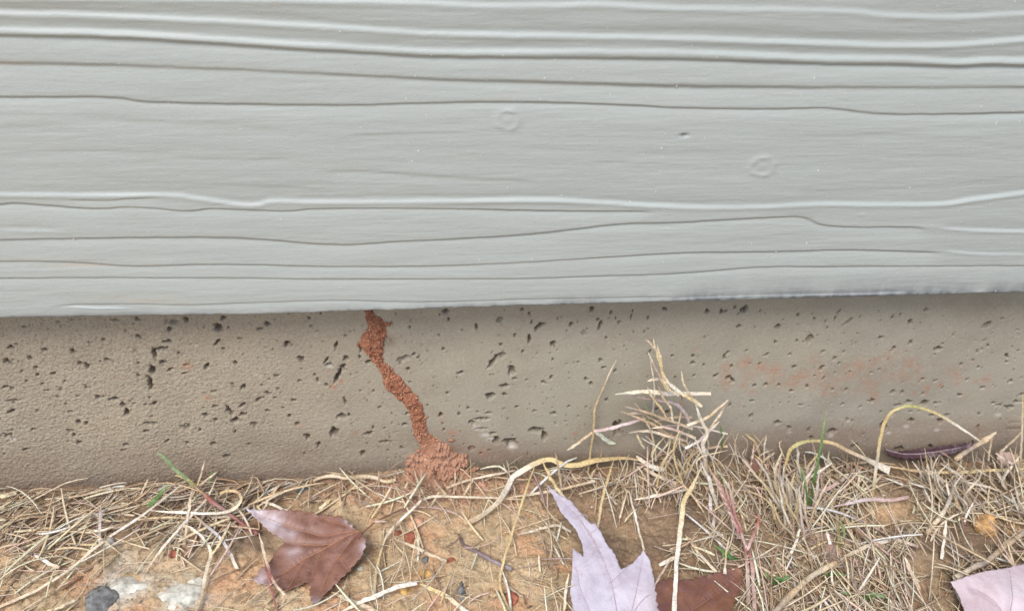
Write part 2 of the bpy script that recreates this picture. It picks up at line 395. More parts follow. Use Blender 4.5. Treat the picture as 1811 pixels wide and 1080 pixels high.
zp(900, [(25, 452, 24, 30, 0, .7), (40, 512, 14, 10), (143, 55, 8, 14), (160, 115, 8, 18), (215, 150, 20, 38, -40), (143, 235, 13, 36, 5), (42, 208, 9, 14), (308, 272, 22, 20), (435, 140, 13, 22), (97, 322, 9, 12), (340, 95, 5, 10),
         (635, 150, 11, 46, -8), (620, 105, 12, 16), (712, 55, 9, 16), (770, 125, 9, 16), (853, 80, 8, 24), (577, 30, 16, 18), (1090, 22, 20, 16), (970, 85, 8, 20, 10), (530, 200, 20, 24, 0, .3), (680, 232, 8, 12),
         (295, 500, 10, 16), (245, 535, 15, 12), (540, 515, 14, 13), (573, 540, 13, 16), (637, 382, 14, 12), (660, 430, 16, 13), (305, 377, 9, 9), (483, 398, 6, 12), (125, 520, 8, 10), (422, 508, 5, 8), (680, 655, 12, 14),
         (312, 750, 18, 18), (55, 705, 14, 9), (175, 735, 12, 10), (418, 703, 8, 12), (200, 870, 46, 28, -20), (250, 910, 20, 30), (30, 950, 44, 24), (745, 870, 26, 60), (770, 820, 16, 20), (735, 455, 10, 18, -15),
         (985, 320, 9, 18), (1133, 355, 12, 14), (1283, 350, 14, 12), (1277, 402, 14, 13), (1290, 490, 10, 12), (1157, 500, 9, 10), (1440, 490, 18, 12), (1515, 340, 14, 28, -25), (1500, 370, 12, 16), (1600, 150, 16, 22),
         (1657, 318, 12, 10), (1550, 430, 12, 14), (1535, 505, 18, 16), (1555, 532, 22, 20), (1540, 693, 11, 14), (1690, 670, 18, 12), (1712, 562, 12, 14), (1690, 765, 16, 18), (1785, 555, 20, 14, 0, .6), (1750, 412, 10, 12),
         (1800, 345, 10, 14), (1640, 28, 20, 34), (1480, 45, 18, 20), (1500, 42, 24, 12), (1575, 12, 10, 16), (1380, 35, 14, 22, 30), (1357, 415, 7, 14), (1360, 215, 6, 12), (1030, 730, 20, 12), (935, 735, 24, 10), (1110, 745, 20, 12),
         (90, 25, 11, 9), (865, 40, 6, 16), (745, 95, 6, 14), (945, 185, 6, 14), (1752, 40, 6, 14), (1600, 60, 6, 12)])
zp(1351, [(97, 157, 17, 24), (318, 230, 28, 40, 0, .6), (240, 70, 11, 18), (232, 250, 9, 16), (80, 260, 9, 14), (25, 345, 9, 14), (182, 342, 10, 14), (415, 320, 15, 13), (585, 110, 18, 44, -40, .6), (520, 42, 12, 22, -30), (495, 90, 8, 20),
          (670, 80, 5, 14), (1018, 120, 18, 24, -30), (895, 78, 10, 18), (950, 65, 9, 12), (1130, 28, 14, 18), (815, 220, 20, 14, 20), (1015, 258, 18, 22), (897, 305, 16, 20, -20), (555, 322, 7, 14), (487, 370, 14, 18), (205, 430, 14, 16),
          (395, 435, 22, 16), (520, 402, 9, 12), (1550, 145, 30, 32), (1210, 300, 26, 20, 20), (1243, 268, 9, 11), (1535, 250, 11, 10), (1485, 322, 8, 18), (1518, 310, 8, 14), (1560, 282, 8, 14), (1693, 350, 16, 14), (1690, 395, 14, 12),
          (1375, 410, 13, 13), (1490, 430, 9, 14), (1660, 95, 9, 9), (1773, 170, 14, 12, 0, .7), (1715, 530, 15, 18), (1105, 508, 20, 12), (1190, 523, 14, 12), (1415, 512, 12, 14), (1525, 572, 16, 12), (1365, 622, 28, 11), (300, 562, 14, 13),
          (190, 597, 12, 13), (473, 580, 9, 14), (415, 505, 8, 16), (565, 585, 12, 14), (13, 555, 14, 12), (105, 555, 10, 16), (895, 602, 18, 13), (963, 600, 10, 20, 15), (1102, 612, 10, 14), (750, 660, 20, 18), (255, 690, 15, 12), (545, 683, 10, 11),
          (670, 710, 12, 12), (1000, 675, 34, 15), (930, 695, 28, 11), (1117, 683, 26, 24), (1192, 680, 14, 12), (1595, 680, 20, 9), (1705, 710, 32, 16, -25), (1760, 672, 26, 14), (1790, 622, 18, 10), (1490, 750, 14, 12), (1630, 700, 30, 12, 0, .5),
          (580, 790, 20, 12, -30), (610, 800, 12, 10), (880, 765, 20, 14), (830, 830, 24, 34, 20), (1030, 793, 20, 16), (1160, 765, 20, 16), (1230, 800, 24, 22), (1270, 760, 18, 12), (1480, 835, 12, 18), (97, 812, 26, 16), (170, 847, 16, 16),
          (312, 855, 17, 18), (318, 915, 14, 18), (460, 870, 38, 24), (615, 962, 22, 18), (680, 885, 14, 11), (1775, 775, 20, 14), (935, 980, 34, 20), (1440, 940, 20, 18), (1145, 965, 16, 20), (815, 740, 8, 10), (1018, 738, 14, 9),
          (748, 465, 14, 9), (800, 445, 8, 10), (597, 460, 8, 8), (492, 465, 8, 12), (430, 110, 7, 14), (440, 155, 7, 12), (352, 95, 8, 14), (1790, 505, 8, 12), (1770, 315, 9, 10), (1240, 575, 8, 14), (1455, 385, 7, 14)])
# small ones in between, many at the left and fewer, taller ones at the right; and beyond the frame
for k in range(5200):
    px = rng.uniform(-500, 2300); py = rng.uniform(545, 900)
    keep = 1.0 if px < 480 else (0.5 if px < 760 else 0.22)
    if rng.random() > keep: continue
    if px < 620: q_ = rng.lognormal(0, .38); rx, ry, a = 1.25 * q_, .85 * q_, rng.normal(22, 22)
    else: rx, ry, a = rng.uniform(0.8, 1.7), rng.uniform(1.1, 3.2), rng.normal(0, 12)
    if px < 0 or px > 1811: rx *= rng.uniform(1, 3); ry *= rng.uniform(1, 3)
    pits.append((px, py, rx, ry, a, rng.uniform(.2, .95) * (.75 if px < 760 else .9)))
zi0 = 3
for (px, py, rx, ry, a, df) in pits:
    p = on_y(px, py, 0.0); q = on_y(px + 1, py, 0.0); r = on_y(px, py + 1, 0.0)
    sx = abs(q[0] - p[0]); sz = abs(r[2] - p[2])
    RX, RZ = rx * sx, ry * sz
    m = 2.0 * max(RX, RZ) + 0.001
    i0, i1 = np.searchsorted(wx, [p[0] - m, p[0] + m]); j0, j1 = np.searchsorted(wz, [p[2] - m, p[2] + m])
    if i1 - i0 < 2 or j1 - j0 < 2: continue
    x = WX[i0:i1, j0:j1] - p[0]; z = WZ[i0:i1, j0:j1] - p[2]
    small = min(RX, RZ); wf = .22 + .40 * min(1, small / .0014)
    x = x + wf * small * vnoise(WX[i0:i1, j0:j1] / small * 0.9 + px, WZ[i0:i1, j0:j1] / small * 0.9)
    z = z + wf * small * vnoise(WX[i0:i1, j0:j1] / small * 0.9 + 51 + py, WZ[i0:i1, j0:j1] / small * 0.9 + 77)
    an = math.radians(a); u = x * math.cos(an) + z * math.sin(an); w = -x * math.sin(an) + z * math.cos(an)
    rr = np.sqrt((u / RX) ** 2 + (w / RZ) ** 2)
    if px > 1000: rr = rr * 1.18
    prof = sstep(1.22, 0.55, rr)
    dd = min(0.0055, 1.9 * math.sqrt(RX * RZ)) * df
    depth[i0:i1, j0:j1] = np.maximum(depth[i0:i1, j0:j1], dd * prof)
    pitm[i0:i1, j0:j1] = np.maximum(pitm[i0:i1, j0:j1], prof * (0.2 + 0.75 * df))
    # worn lower lip: catches the light
    lip = np.exp(-((rr - 1.35) / 0.22) ** 2) * (w < 0)
    depth[i0:i1, j0:j1] -= 0.00018 * lip * min(1, small / 0.0008)
# pale chipped faces
for (px, py, r) in [(845, 755, 9), (858, 768, 8), (868, 775, 7), (1500, 742, 5), (985, 752, 3), (1602, 752, 6), (1655, 757, 6), (1395, 762, 5), (1765, 733, 7), (20, 778, 6), (583, 648, 5), (905, 790, 8), (347, 611, 2.5), (237, 757, 2.5), (272, 729, 3), (1467, 768, 6), (1570, 763, 5)]:
    p = on_y(px, py, 0.0); s = 0.00036 * r
    g = np.exp(-(((WX - p[0]) / s) ** 2 + ((WZ - p[2]) / (s * .6)) ** 2) ** 1.5)
    palem = np.maximum(palem, g * 0.85)
left = sstep(-0.02, -0.22, WX)
low = sstep(0.05, 0.008, WZ + 0.012 * fbm(WX * 25, WZ * 40, 3, 21))
D = 0.0014 * fbm(WX * 18, WZ * 18, 3, 31) + (0.00007 + 0.00024 * left) * fbm(WX * 620 + WZ * 180, WZ * 640 - WX * 200, 3, 41, 0.7)
D += 0.0005 * left * np.maximum(0, fbm(WX * 260 + WZ * 160, WZ * 700 - WX * 300, 3, 44, .7)) * sstep(0.13, 0.04, WZ)
D += (0.00006 + 0.00030 * left) * fbm(WX * 1100, WZ * 1100, 2, 47)
D += (0.00005 + 0.00006 * left) * rng.normal(0, 1, WX.shape) * inx
inner = 0.0007 * fbm(WX * 900, WZ * 900, 2, 7) * (depth > 0.0004)
# rounded bulge of cast concrete at the foot of the wall, right
foot = 0.004 * sstep(0.05, 0.0, WZ) * sstep(0.1, 0.3, WX)
YW = depth * inx + inner * inx - D * inx - foot * sstep(0.45, 0.4, WX)
dirt = np.clip(low * (0.55 + 0.5 * fbm(WX * 30, WZ * 60, 3, 51)), 0, 0.85)
dirt = np.maximum(dirt, 0.8 * sstep(0.045, 0.010, WZ + 0.014 * fbm(WX * 22, WZ * 60, 3, 57)) * sstep(.08, .2, WX))
dirt = np.maximum(dirt, 0.75 * sstep(0.028, 0.004, WZ + 0.006 * fbm(WX * 60, WZ * 10, 2, 3)))
moss = sstep(0.017, 0.002, WZ + 0.006 * fbm(WX * 40, WZ * 60, 2, 61)) * sstep(-0.10, -0.06, WX) * sstep(0.12, 0.05, WX) * 0.55 + 0.35 * sstep(0.016, 0.004, WZ) * sstep(0.15, 0.2, WX)
rust = np.zeros_like(WX)
for k in range(120):
    px = np.clip(rng.normal(1500, 130), 1285, 1745); py = 668 + rng.normal(0, 19) - (px > 1500) * 3; p = on_y(px, py, 0.0)
    s = rng.uniform(0.0012, 0.0050); a = rng.uniform(0.2, 0.55)
    i0, i1 = np.searchsorted(wx, [p[0] - 4 * s, p[0] + 4 * s])
    rust[i0:i1] = np.maximum(rust[i0:i1], a * np.exp(-((WX[i0:i1] - p[0]) ** 2 + (WZ[i0:i1] - p[2]) ** 2) / s ** 2))
for (px, py, s, a) in [(1547, 635, .002, .8), (1425, 657, .0018, .8), (1622, 652, .003, .7), (1610, 645, .002, .7), (1578, 667, .0015, .7), (1640, 685, .0025, .7), (1662, 680, .002, .8), (1725, 675, .0015, .8), (1520, 668, .0015, .7),
                       (203, 664, .0014, .7), (330, 645, .003, .7), (367, 702, .002, .7), (603, 674, .0014, .9), (590, 683, .0022, .6), (580, 658, .001, .8), (617, 642, .001, .9), (545, 771, .002, .6), (630, 765, .002, .6), (528, 750, .002, .5),
                       (272, 788, .002, .5), (1017, 768, .002, .5), (1229, 617, .0012, .6), (780, 735, .0015, .7), (783, 745, .0015, .5), (800, 765, .003, .4), (855, 800, .004, .35)]:
    p = on_y(px, py, 0.0); rust = np.maximum(rust, a * np.exp(-((WX - p[0]) ** 2 + (WZ - p[2]) ** 2) / s ** 2))
rust *= .35 + .65 * sstep(-0.5, 0.2, fbm(WX * 420, WZ * 420, 2, 71))
damp = on_y(688, 602, 0.0)
dampm = 0.75 * np.exp(-((WX - damp[0]) / .0035) ** 2 - ((WZ - damp[2]) / .004) ** 2)
warm = np.clip(0.75 * left * (0.6 + 0.5 * fbm(WX * 12, WZ * 20, 3, 81)) + 0.25 * low, 0, 1)
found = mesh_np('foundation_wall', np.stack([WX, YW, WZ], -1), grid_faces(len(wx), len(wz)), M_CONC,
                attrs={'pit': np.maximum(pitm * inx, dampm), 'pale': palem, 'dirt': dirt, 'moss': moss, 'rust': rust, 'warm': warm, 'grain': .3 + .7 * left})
tag(found, 'pitted brown-grey concrete foundation wall below the painted siding board', 'wall')
bk = 0.03
Vb = [(-6, .05, -.08), (6, .05, -.08), (6, .05, .186), (-6, .05, .186), (-6, 0, -.08), (6, 0, -.08), (6, 0, .186), (-6, 0, .186)]
core = mesh_np('top_edge', [(-6, 0.0, .186), (6, 0.0, .186), (6, .2, .186), (-6, .2, .186)], [(0, 1, 2, 3)], M_CONC, found)

# ------------------------------------------------------------------ siding board
bx = np.r_[[-6, -3, -1.5, -0.9, -0.6, -0.45], np.arange(-0.31, 0.325, 0.0014), [0.45, 0.6, 0.9, 1.5, 3, 6]]
bz = np.r_[EDGE_Z + np.array([0.0, 0.0002, 0.0005, 0.0009]), np.arange(EDGE_Z + 0.0012, 0.342, 0.00033), [0.36, 0.38, 0.40, 0.43]]
BX, BZ = np.meshgrid(bx, bz, indexing='ij')


def line_z(pts):
    P = on_y([p[0] for p in pts], [p[1] for p in pts], EDGE_Y)
    o = np.argsort(P[:, 0]); Q = catmull(P[o][:, [0, 2]], 160)
    return np.interp(bx, Q[:, 0], Q[:, 1]), Q[0, 0], Q[-1, 0]


lines = [  # kind, points, amplitude mm, edge width mm, recovery mm
    ('L', [(-60, -6), (300, -3), (600, 0), (740, 3), (850, 8), (1000, 8), (1060, 6), (1201, 13), (1400, 15), (1500, 18), (1580, 26), (1700, 28), (1811, 22), (1900, 18)], .75, .8, 5),
    ('L', [(-60, 20), (0, 22), (150, 25), (300, 32), (420, 37), (610, 48), (760, 57), (950, 61), (1201, 66), (1400, 73), (1600, 79), (1700, 77), (1811, 68), (1900, 62)], 1.1, .8, 3.5),
    ('L', [(-60, 50), (0, 51), (200, 56), (340, 64), (500, 74), (610, 80), (760, 88), (900, 89), (1201, 90), (1450, 100), (1600, 102), (1690, 107), (1750, 104), (1811, 105), (1900, 104)], 1.2, .9, 3),
    ('D', [(-60, 63), (0, 64), (200, 68), (340, 76), (500, 87), (610, 93), (760, 101), (900, 103), (1201, 106), (1450, 114), (1600, 116), (1690, 119), (1750, 117), (1811, 118), (1900, 118)], 1.1, .55, 4),
    ('D', [(-60, 112), (0, 113), (200, 117), (400, 124), (610, 134), (800, 143), (1000, 148), (1201, 154), (1450, 156), (1811, 156), (1900, 156)], .95, .75, 5),
    ('D', [(-60, 173), (0, 173), (190, 173), (260, 181), (400, 185), (610, 187), (780, 183), (930, 182), (1100, 187), (1201, 192), (1350, 194), (1460, 192), (1540, 201), (1640, 203), (1811, 200), (1900, 198)], .8, .42, 3),
    ('L', [(-60, 342), (0, 343), (150, 344), (300, 344), (350, 350), (430, 361), (460, 360), (485, 355), (610, 356), (800, 354), (970, 353), (1100, 359), (1201, 364), (1330, 365), (1440, 360), (1650, 360), (1720, 352), (1811, 340), (1900, 326)], .95, .7, 5),
    ('D', [(-60, 363), (0, 362), (30, 360), (130, 368), (170, 370), (240, 367), (330, 374), (380, 370), (500, 374), (560, 370), (700, 369), (850, 371), (1000, 374), (1160, 374)], .75, .35, 3),
    ('D', [(105, 353), (180, 355), (230, 352), (292, 350)], .5, .3, 2),
    ('D', [(360, 364), (400, 360), (420, 358)], .35, .3, 2),
    ('D', [(-60, 426), (0, 425), (250, 421), (400, 421), (500, 427), (560, 432), (620, 433), (700, 428), (900, 418), (1000, 408), (1100, 397), (1201, 394), (1300, 388), (1400, 384), (1430, 388), (1452, 398), (1500, 402), (1600, 402), (1645, 405)], .8, .38, 4),
    ('L', [(1655, 400), (1690, 404), (1750, 407), (1811, 408), (1900, 408)], .6, .6, 3),
    ('D', [(-60, 463), (0, 463), (80, 463), (150, 466), (240, 471), (400, 468), (610, 472), (800, 470), (1000, 460), (1201, 448), (1350, 446), (1500, 443), (1670, 447)], .7, .35, 3.5),
    ('L', [(1660, 440), (1720, 447), (1811, 449), (1900, 450)], .35, .6, 3),
    ('D', [(-60, 493), (0, 493), (200, 492), (400, 492), (610, 494), (900, 493), (1050, 489), (1201, 484), (1350, 473), (1500, 472), (1811, 470), (1900, 469)], .6, .35, 3.5),
    ('D', [(90, 541), (230, 538), (340, 539), (500, 533), (610, 531), (680, 533), (800, 533), (900, 530), (1000, 528), (1200, 524)], .45, .3, 2),
    ('L', [(1180, 529), (1300, 524), (1450, 521), (1610, 517)], .5, .3, 1.5),
    ('L', [(100, 541), (170, 544), (240, 544)], .5, .4, 2),
    ('D', [(-20, 400), (60, 399), (120, 402)], .2, .5, 3), ('L', [(-20, 405), (70, 407), (130, 410)], .22, .5, 3),
    ('D', [(560, 305), (640, 303), (760, 311), (860, 318), (960, 322)], .26, .8, 4),
    ('D', [(0, 270), (120, 266), (240, 268), (330, 272)], .2, .8, 4), ('D', [(300, 278), (420, 281), (520, 281)], .2, .6, 3),
    ('D', [(600, 240), (700, 236), (800, 234), (845, 236)], .22, .6, 3), ('D', [(1000, 241), (1045, 240)], .3, .5, 2),
    ('D', [(1040, 287), (1120, 287)], .2, .5, 2), ('D', [(1500, 237), (1560, 236), (1640, 240)], .15, .8, 3),
    ('D', [(150, 320), (300, 324), (430, 330), (560, 333)], .2, 1.0, 4), ('D', [(620, 344), (720, 345), (800, 346)], .2, .9, 3),
    ('D', [(1400, 340), (1500, 337), (1600, 333), (1811, 315)], .25, 1.4, 6), ('D', [(130, 205), (260, 214), (400, 220), (520, 232)], .2, .9, 5),
    ('D', [(250, 13), (420, 22), (600, 36)], .3, 1.2, 4), ('D', [(-20, 15), (120, 18), (250, 22)], .25, .8, 3),
    ('D', [(900, 50), (1100, 53), (1300, 52), (1500, 62), (1780, 62)], .25, 1.2, 5),
]
H = np.zeros_like(BX)
for kind, pts, A, w, L in lines:
    zl, xa, xb = line_z(pts); A *= 0.001; w *= 0.001 * (0.68 if kind == 'D' else 0.72); A *= (2.05 if kind == 'D' else 1.6); L *= 0.001
    zl = zl + 0.00018 * fbm(bx * 120, bx * 0, 2, A * 9e4)
    d = zl[:, None] - BZ                                     # positive below the line
    S = 1 / (1 + np.exp(-np.clip(d / w, -40, 40)))
    var = 0.8 + 0.35 * fbm(bx * 16, bx * 0 + 3, 2, A * 5e4)
    taper = (sstep(xa - 0.001, xa + 0.012, bx) * sstep(xb + 0.001, xb - 0.012, bx) * var)[:, None]
    if kind == 'D': h = -A * S * np.exp(-np.clip(d, 0, None) / L)
    else: h = -A * (1 - S) * np.exp(np.clip(d, None, 0) / L) + 0.35 * A * np.exp(-((d - 2.2 * w) / (w * 3)) ** 2)
    H += h * taper
H += 0.00030 * fbm(BX * 9, BZ * 60, 3, 12) + 0.00014 * fbm(BX * 26, BZ * 240, 3, 19) + 0.00006 * fbm(BX * 60, BZ * 800, 3, 29) + 0.00005 * fbm(BX * 500, BZ * 500, 2, 39)


def ring(px, py, rx, ry, amp, ctr):
    p = on_y(px, py, EDGE_Y); u = (BX - p[0]) / rx; w = (BZ - p[2]) / ry; r = np.sqrt(u * u + w * w)
    return amp * np.exp(-((r - 1) / 0.28) ** 2) * (0.7 + 0.4 * vnoise(BX * 400, BZ * 400)) + ctr * np.exp(-(r / 0.45) ** 2)


H += ring(898, 213, .0052, .0048, .0006, .0004)
H += ring(1348, 295, .0062, .0050, .0006, .0005)
H += ring(1495, 168, .0035, .002, .00015, .0002) + ring(1523, 380, .0016, .0016, .0001, .0005) + ring(1180, 405, .002, .001, 0, .0003)
sp = on_y(1210, 240, EDGE_Y); H += -0.0016 * np.exp(-(((BX - sp[0]) / .0016) ** 2 + ((BZ - sp[2]) / .0010) ** 2))
e = BZ - EDGE_Z
H += -0.0012 * np.exp(-e / 0.0005) + 0.00035 * fbm(BX * 260, BZ * 500, 3, 91) * np.exp(-e / 0.003)
edge_px = on_y([0, 450, 905, 1300, 1811], [563, 557, 543, 532, 518], EDGE_Y)
zo = np.interp(bx, edge_px[:, 0], edge_px[:, 2]) - EDGE_Z + 0.00045 * fbm(bx * 60, bx * 0, 3, 5) + 0.0003 * fbm(bx * 400, bx * 0, 2, 8)
BZ2 = BZ + (zo[:, None] * np.exp(-e / 0.004))
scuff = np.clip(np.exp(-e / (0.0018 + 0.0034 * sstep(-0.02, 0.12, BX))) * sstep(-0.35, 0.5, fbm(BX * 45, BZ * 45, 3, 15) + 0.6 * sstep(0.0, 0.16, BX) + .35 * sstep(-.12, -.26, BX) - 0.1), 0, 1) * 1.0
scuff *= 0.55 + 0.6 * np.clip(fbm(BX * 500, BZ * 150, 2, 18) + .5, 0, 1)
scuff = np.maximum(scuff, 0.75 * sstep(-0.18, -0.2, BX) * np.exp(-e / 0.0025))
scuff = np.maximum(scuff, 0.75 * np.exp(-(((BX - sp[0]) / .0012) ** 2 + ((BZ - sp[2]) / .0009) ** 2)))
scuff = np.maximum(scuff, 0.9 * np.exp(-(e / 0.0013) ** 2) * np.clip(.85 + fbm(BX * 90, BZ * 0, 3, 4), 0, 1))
wm = np.zeros_like(BX)
for (px, py, sx, sz, a) in [(250, 528, .02, .0025, .6), (350, 533, .012, .002, .5), (160, 470, .03, .001, .5), (60, 460, .02, .0014, .4), (230, 484, .014, .001, .4), (20, 113, .012, .0012, .5), (325, 60, .0012, .0018, .5), (322, 116, .001, .001, .6), (485, 7, .001, .001, .6)]:
    p = on_y(px, py, EDGE_Y); wm = np.maximum(wm, a * np.exp(-((BX - p[0]) / sx) ** 2 - ((BZ - p[2]) / sz) ** 2))
wm *= sstep(-.6, .3, fbm(BX * 60, BZ * 300, 3, 33))
board = empty('siding_board', (0, EDGE_Y, EDGE_Z))
tag(board, 'grey painted siding board with embossed wood grain overhanging the concrete', 'siding')
fr = mesh_np('board_face', np.stack([BX, EDGE_Y - H, BZ2], -1) - np.array([0, EDGE_Y, EDGE_Z]), grid_faces(len(bx), len(bz)), M_PAINT, board, attrs={'scuff': scuff, 'warm': wm})
# underside, back and top of the board: a strip that follows the worn lower edge
nb = len(bx); low_ = np.stack([bx, EDGE_Y - H[:, 0], BZ2[:, 0]], -1); back = np.stack([bx, np.full(nb, EDGE_Y + .0085), BZ2[:, 0] + .0003], -1)
backt = back.copy(); backt[:, 2] = .43; top = np.stack([bx, EDGE_Y - H[:, -1], np.full(nb, .43)], -1)
Vs = np.concatenate([low_, back, backt, top]) - np.array([0, EDGE_Y, EDGE_Z])
i = np.arange(nb - 1); Fs = np.concatenate([np.stack([i + k * nb, i + 1 + k * nb, i + 1 + (k + 1) * nb, i + (k + 1) * nb], 1) for k in range(3)])
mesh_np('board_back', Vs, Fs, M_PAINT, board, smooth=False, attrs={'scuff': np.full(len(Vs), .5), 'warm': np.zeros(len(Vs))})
# dry grit caught on the paint
Vg, Fg = [], []
octa = np.array([(1, 0, 0), (-1, 0, 0), (0, 1, 0), (0, -1, 0), (0, 0, 1), (0, 0, -1)], float)
octf = np.array([(0, 2, 4), (2, 1, 4), (1, 3, 4), (3, 0, 4), (2, 0, 5), (1, 2, 5), (3, 1, 5), (0, 3, 5)])
n = 520
px = rng.uniform(-40, 1850, n); py = rng.uniform(0, 515, n)
P = on_y(px, py, EDGE_Y)
for k in range(n):
    s = rng.lognormal(-8.4, 0.45); s = min(s, 0.0006)
    xx = P[k, 0]; zz = P[k, 2]
    ii = np.clip(np.searchsorted(bx, xx), 0, nb - 1); jj = np.clip(np.searchsorted(bz, zz), 0, len(bz) - 1)
    vs_ = octa * s * np.array([rng.uniform(.4, 1.0), .5, rng.uniform(.7, 2.6 if xx > -.06 else 1.1)]) * rng.uniform(.7, 1.3, (6, 1)) + [xx, EDGE_Y - H[ii, jj] - s * .1, zz]
    Fg.append(octf + 6 * k); Vg.append(vs_)
g = mesh_np('grit', np.concatenate(Vg) - np.array([0, EDGE_Y, EDGE_Z]), np.concatenate(Fg), M_SPECK, board, smooth=False); g['kind'] = 'stuff'


# wall of the house behind the board, above the foundation
def boxmesh(name, x0, x1, y0, y1, z0, z1, m, parent=None):
    V = [(x, y, z) for x in (x0, x1) for y in (y0, y1) for z in (z0, z1)]
    return mesh_np(name, V, [(0, 1, 3, 2), (4, 6, 7, 5), (0, 4, 5, 1), (2, 3, 7, 6), (0, 2, 6, 4), (1, 5, 7, 3)], m, parent, smooth=False)


M_SHEATH = plain('dark_sheathing', (0.07, 0.06, 0.05), 0.9)
sh = boxmesh('house_wall', -6, 6, EDGE_Y + .0105, .2, .188, .45, M_SHEATH); sh['kind'] = 'structure'

# ------------------------------------------------------------------ termite mud tube and its mound
tube = empty('mud_tube', on_y(740, 800, 0).tolist()); T0 = np.array(tube.location)
tag(tube, 'reddish mud tube winding up the concrete from the soil to the siding', 'mud tube')
ctl = [(800, -50, 34), (800, 40, 36), (835, 110, 58), (850, 180, 74), (822, 255, 86), (838, 325, 62), (872, 395, 42), (925, 455, 50), (968, 530, 72), (1030, 600, 66), (1098, 670, 64), (1132, 745, 60), (1150, 830, 54), (1168, 900, 56), (1215, 960, 70), (1270, 1020, 110), (1290, 1080, 130)]
cp = on_y([450 + c[0] / ZS for c in ctl], [540 + c[1] / ZS for c in ctl], 0.0)
wd = np.array([c[2] / ZS for c in ctl]) * abs(on_y(701, 680, 0)[0] - on_y(700, 680, 0)[0])
NA, NC = 520, 60
Q = catmull(np.column_stack([cp[:, 0], cp[:, 2], wd * 5]), NA); wq = Q[:, 2] / 5
cx, cz = Q[:, 0], Q[:, 1]
tx, tz = np.gradient(cx), np.gradient(cz); ln = np.hypot(tx, tz); nx_, nz_ = -tz / ln, tx / ln
for arr in (nx_, nz_):
    arr[:] = np.convolve(np.pad(arr, 12, mode='edge'), np.ones(25) / 25, 'valid')
s = np.linspace(-1, 1, NC)
A2, S2 = np.meshgrid(np.arange(NA), s, indexing='ij')
arcs = np.cumsum(ln)
eL = 1 + 0.18 * fbm(arcs * 350, arcs * 0, 3, 2) + 0.13 * fbm(arcs * 1500, arcs * 0, 3, 4)
eR = 1 + 0.18 * fbm(arcs * 350, arcs * 0 + 9, 3, 6) + 0.13 * fbm(arcs * 1500, arcs * 0 + 5, 3, 4)
ew = np.where(S2 < 0, eL[:, None], eR[:, None]) * wq[:, None]
TX = cx[:, None] + nx_[:, None] * S2 * ew; TZ = cz[:, None] + nz_[:, None] * S2 * ew
prof = np.sqrt(np.clip(1 - S2 ** 2, 0, 1)) ** 0.8
TH = prof * (0.55 * wq[:, None] + 0.0012) * (1 + 0.45 * fbm(TX * 260, TZ * 260, 3, 3)) + prof ** .5 * (0.0012 * fbm(TX * 900, TZ * 900, 3, 5, .75) + 0.0007 * fbm(TX * 2400, TZ * 2400, 2, 5))
TY = 0.0016 - np.maximum(TH, -0.0002)
lite = sstep(0.045, 0.012, TZ) * 0.75
mesh_np('tube_run', np.stack([TX, TY, TZ], -1) - T0, grid_faces(NA, NC), M_MUD, tube, attrs={'lite': lite})
# mound at the foot, leaning on the wall and spreading onto the soil
mc = on_y(775, 815, 0.0); mc[2] = 0
NX, NY = 230, 150
u = np.linspace(-.032, .032, NX); w = np.linspace(-0.022, 0.040, NY)      # w<0: out on the ground, w>0: up the wall
UU, WW = np.meshgrid(u, w, indexing='ij')
# follow an L-shaped profile (ground then wall) and swell it outward
t = WW; kk = 0.004
GY = np.where(t < 0, t, 0.0); GZ = np.where(t > 0, t, 0.0)
cxm = np.where(t > 0, -0.1 * t, 0)
rr = np.sqrt(((UU - cxm) / (0.0255 - 0.42 * np.clip(t, 0, .03))) ** 2 + np.where(t > 0, (t / .030) ** 2, (t / .0155) ** 2))
rr = rr + 0.5 * fbm(UU * 150, WW * 150, 4, 12, .65)
hm = 0.0105 * np.clip(1 - rr ** 2, -0.2, 1) * (1 + 0.5 * fbm(UU * 230, WW * 230, 3, 22)) + (0.0018 * fbm(UU * 700, WW * 700, 3, 32, .7) + .0011 * fbm(UU * 2000, WW * 2000, 2, 2)) * sstep(1.1, .7, rr)
ang = sstep(-0.008, 0.008, t) * math.pi / 2
MY = GY - hm * np.sin(ang) + 0.0008; MZ = GZ + hm * np.cos(ang) + np.where(t < 0, ground_z(UU + mc[0], GY), 0) - 0.0006
mesh_np('mound', np.stack([UU + mc[0], MY, MZ], -1) - T0, grid_faces(NX, NY), M_MUD, tube, attrs={'lite': np.full(UU.size, .75)})
for tri_ in range(1):
    k1 = rng.integers(4, NA - 4, 900); k2 = rng.integers(4, NC - 4, 900)
    pa = np.stack([TX[k1, k2], TY[k1, k2], TZ[k1, k2]], -1)
    k3 = rng.integers(5, NX - 5, 2600); k4 = rng.integers(5, NY - 5, 2600); hk = rr[k3, k4] < .95
    pb = np.stack([(UU + mc[0])[k3, k4], MY[k3, k4], MZ[k3, k4]], -1)[hk]
    pg = np.concatenate([pa, pb]); ng = len(pg); sg = np.clip(rng.lognormal(-8.0, .4, ng), .0001, .0009)
    Vg_ = octa[None] * sg[:, None, None] * rng.uniform(.5, 1.4, (ng, 6, 1)) + pg[:, None] - T0
    cg = np.where(rng.random((ng, 1)) < .3, [(.66, .45, .33)], [(.46, .22, .13)]) * rng.uniform(.7, 1.2, (ng, 1))
    gm = mesh_np('mud_grain', Vg_, (octf[None] + 6 * np.arange(ng)[:, None, None]).reshape(-1, 3), M_GRIT, tube, col=np.repeat(cg, 6, 0), smooth=False); gm['kind'] = 'stuff'
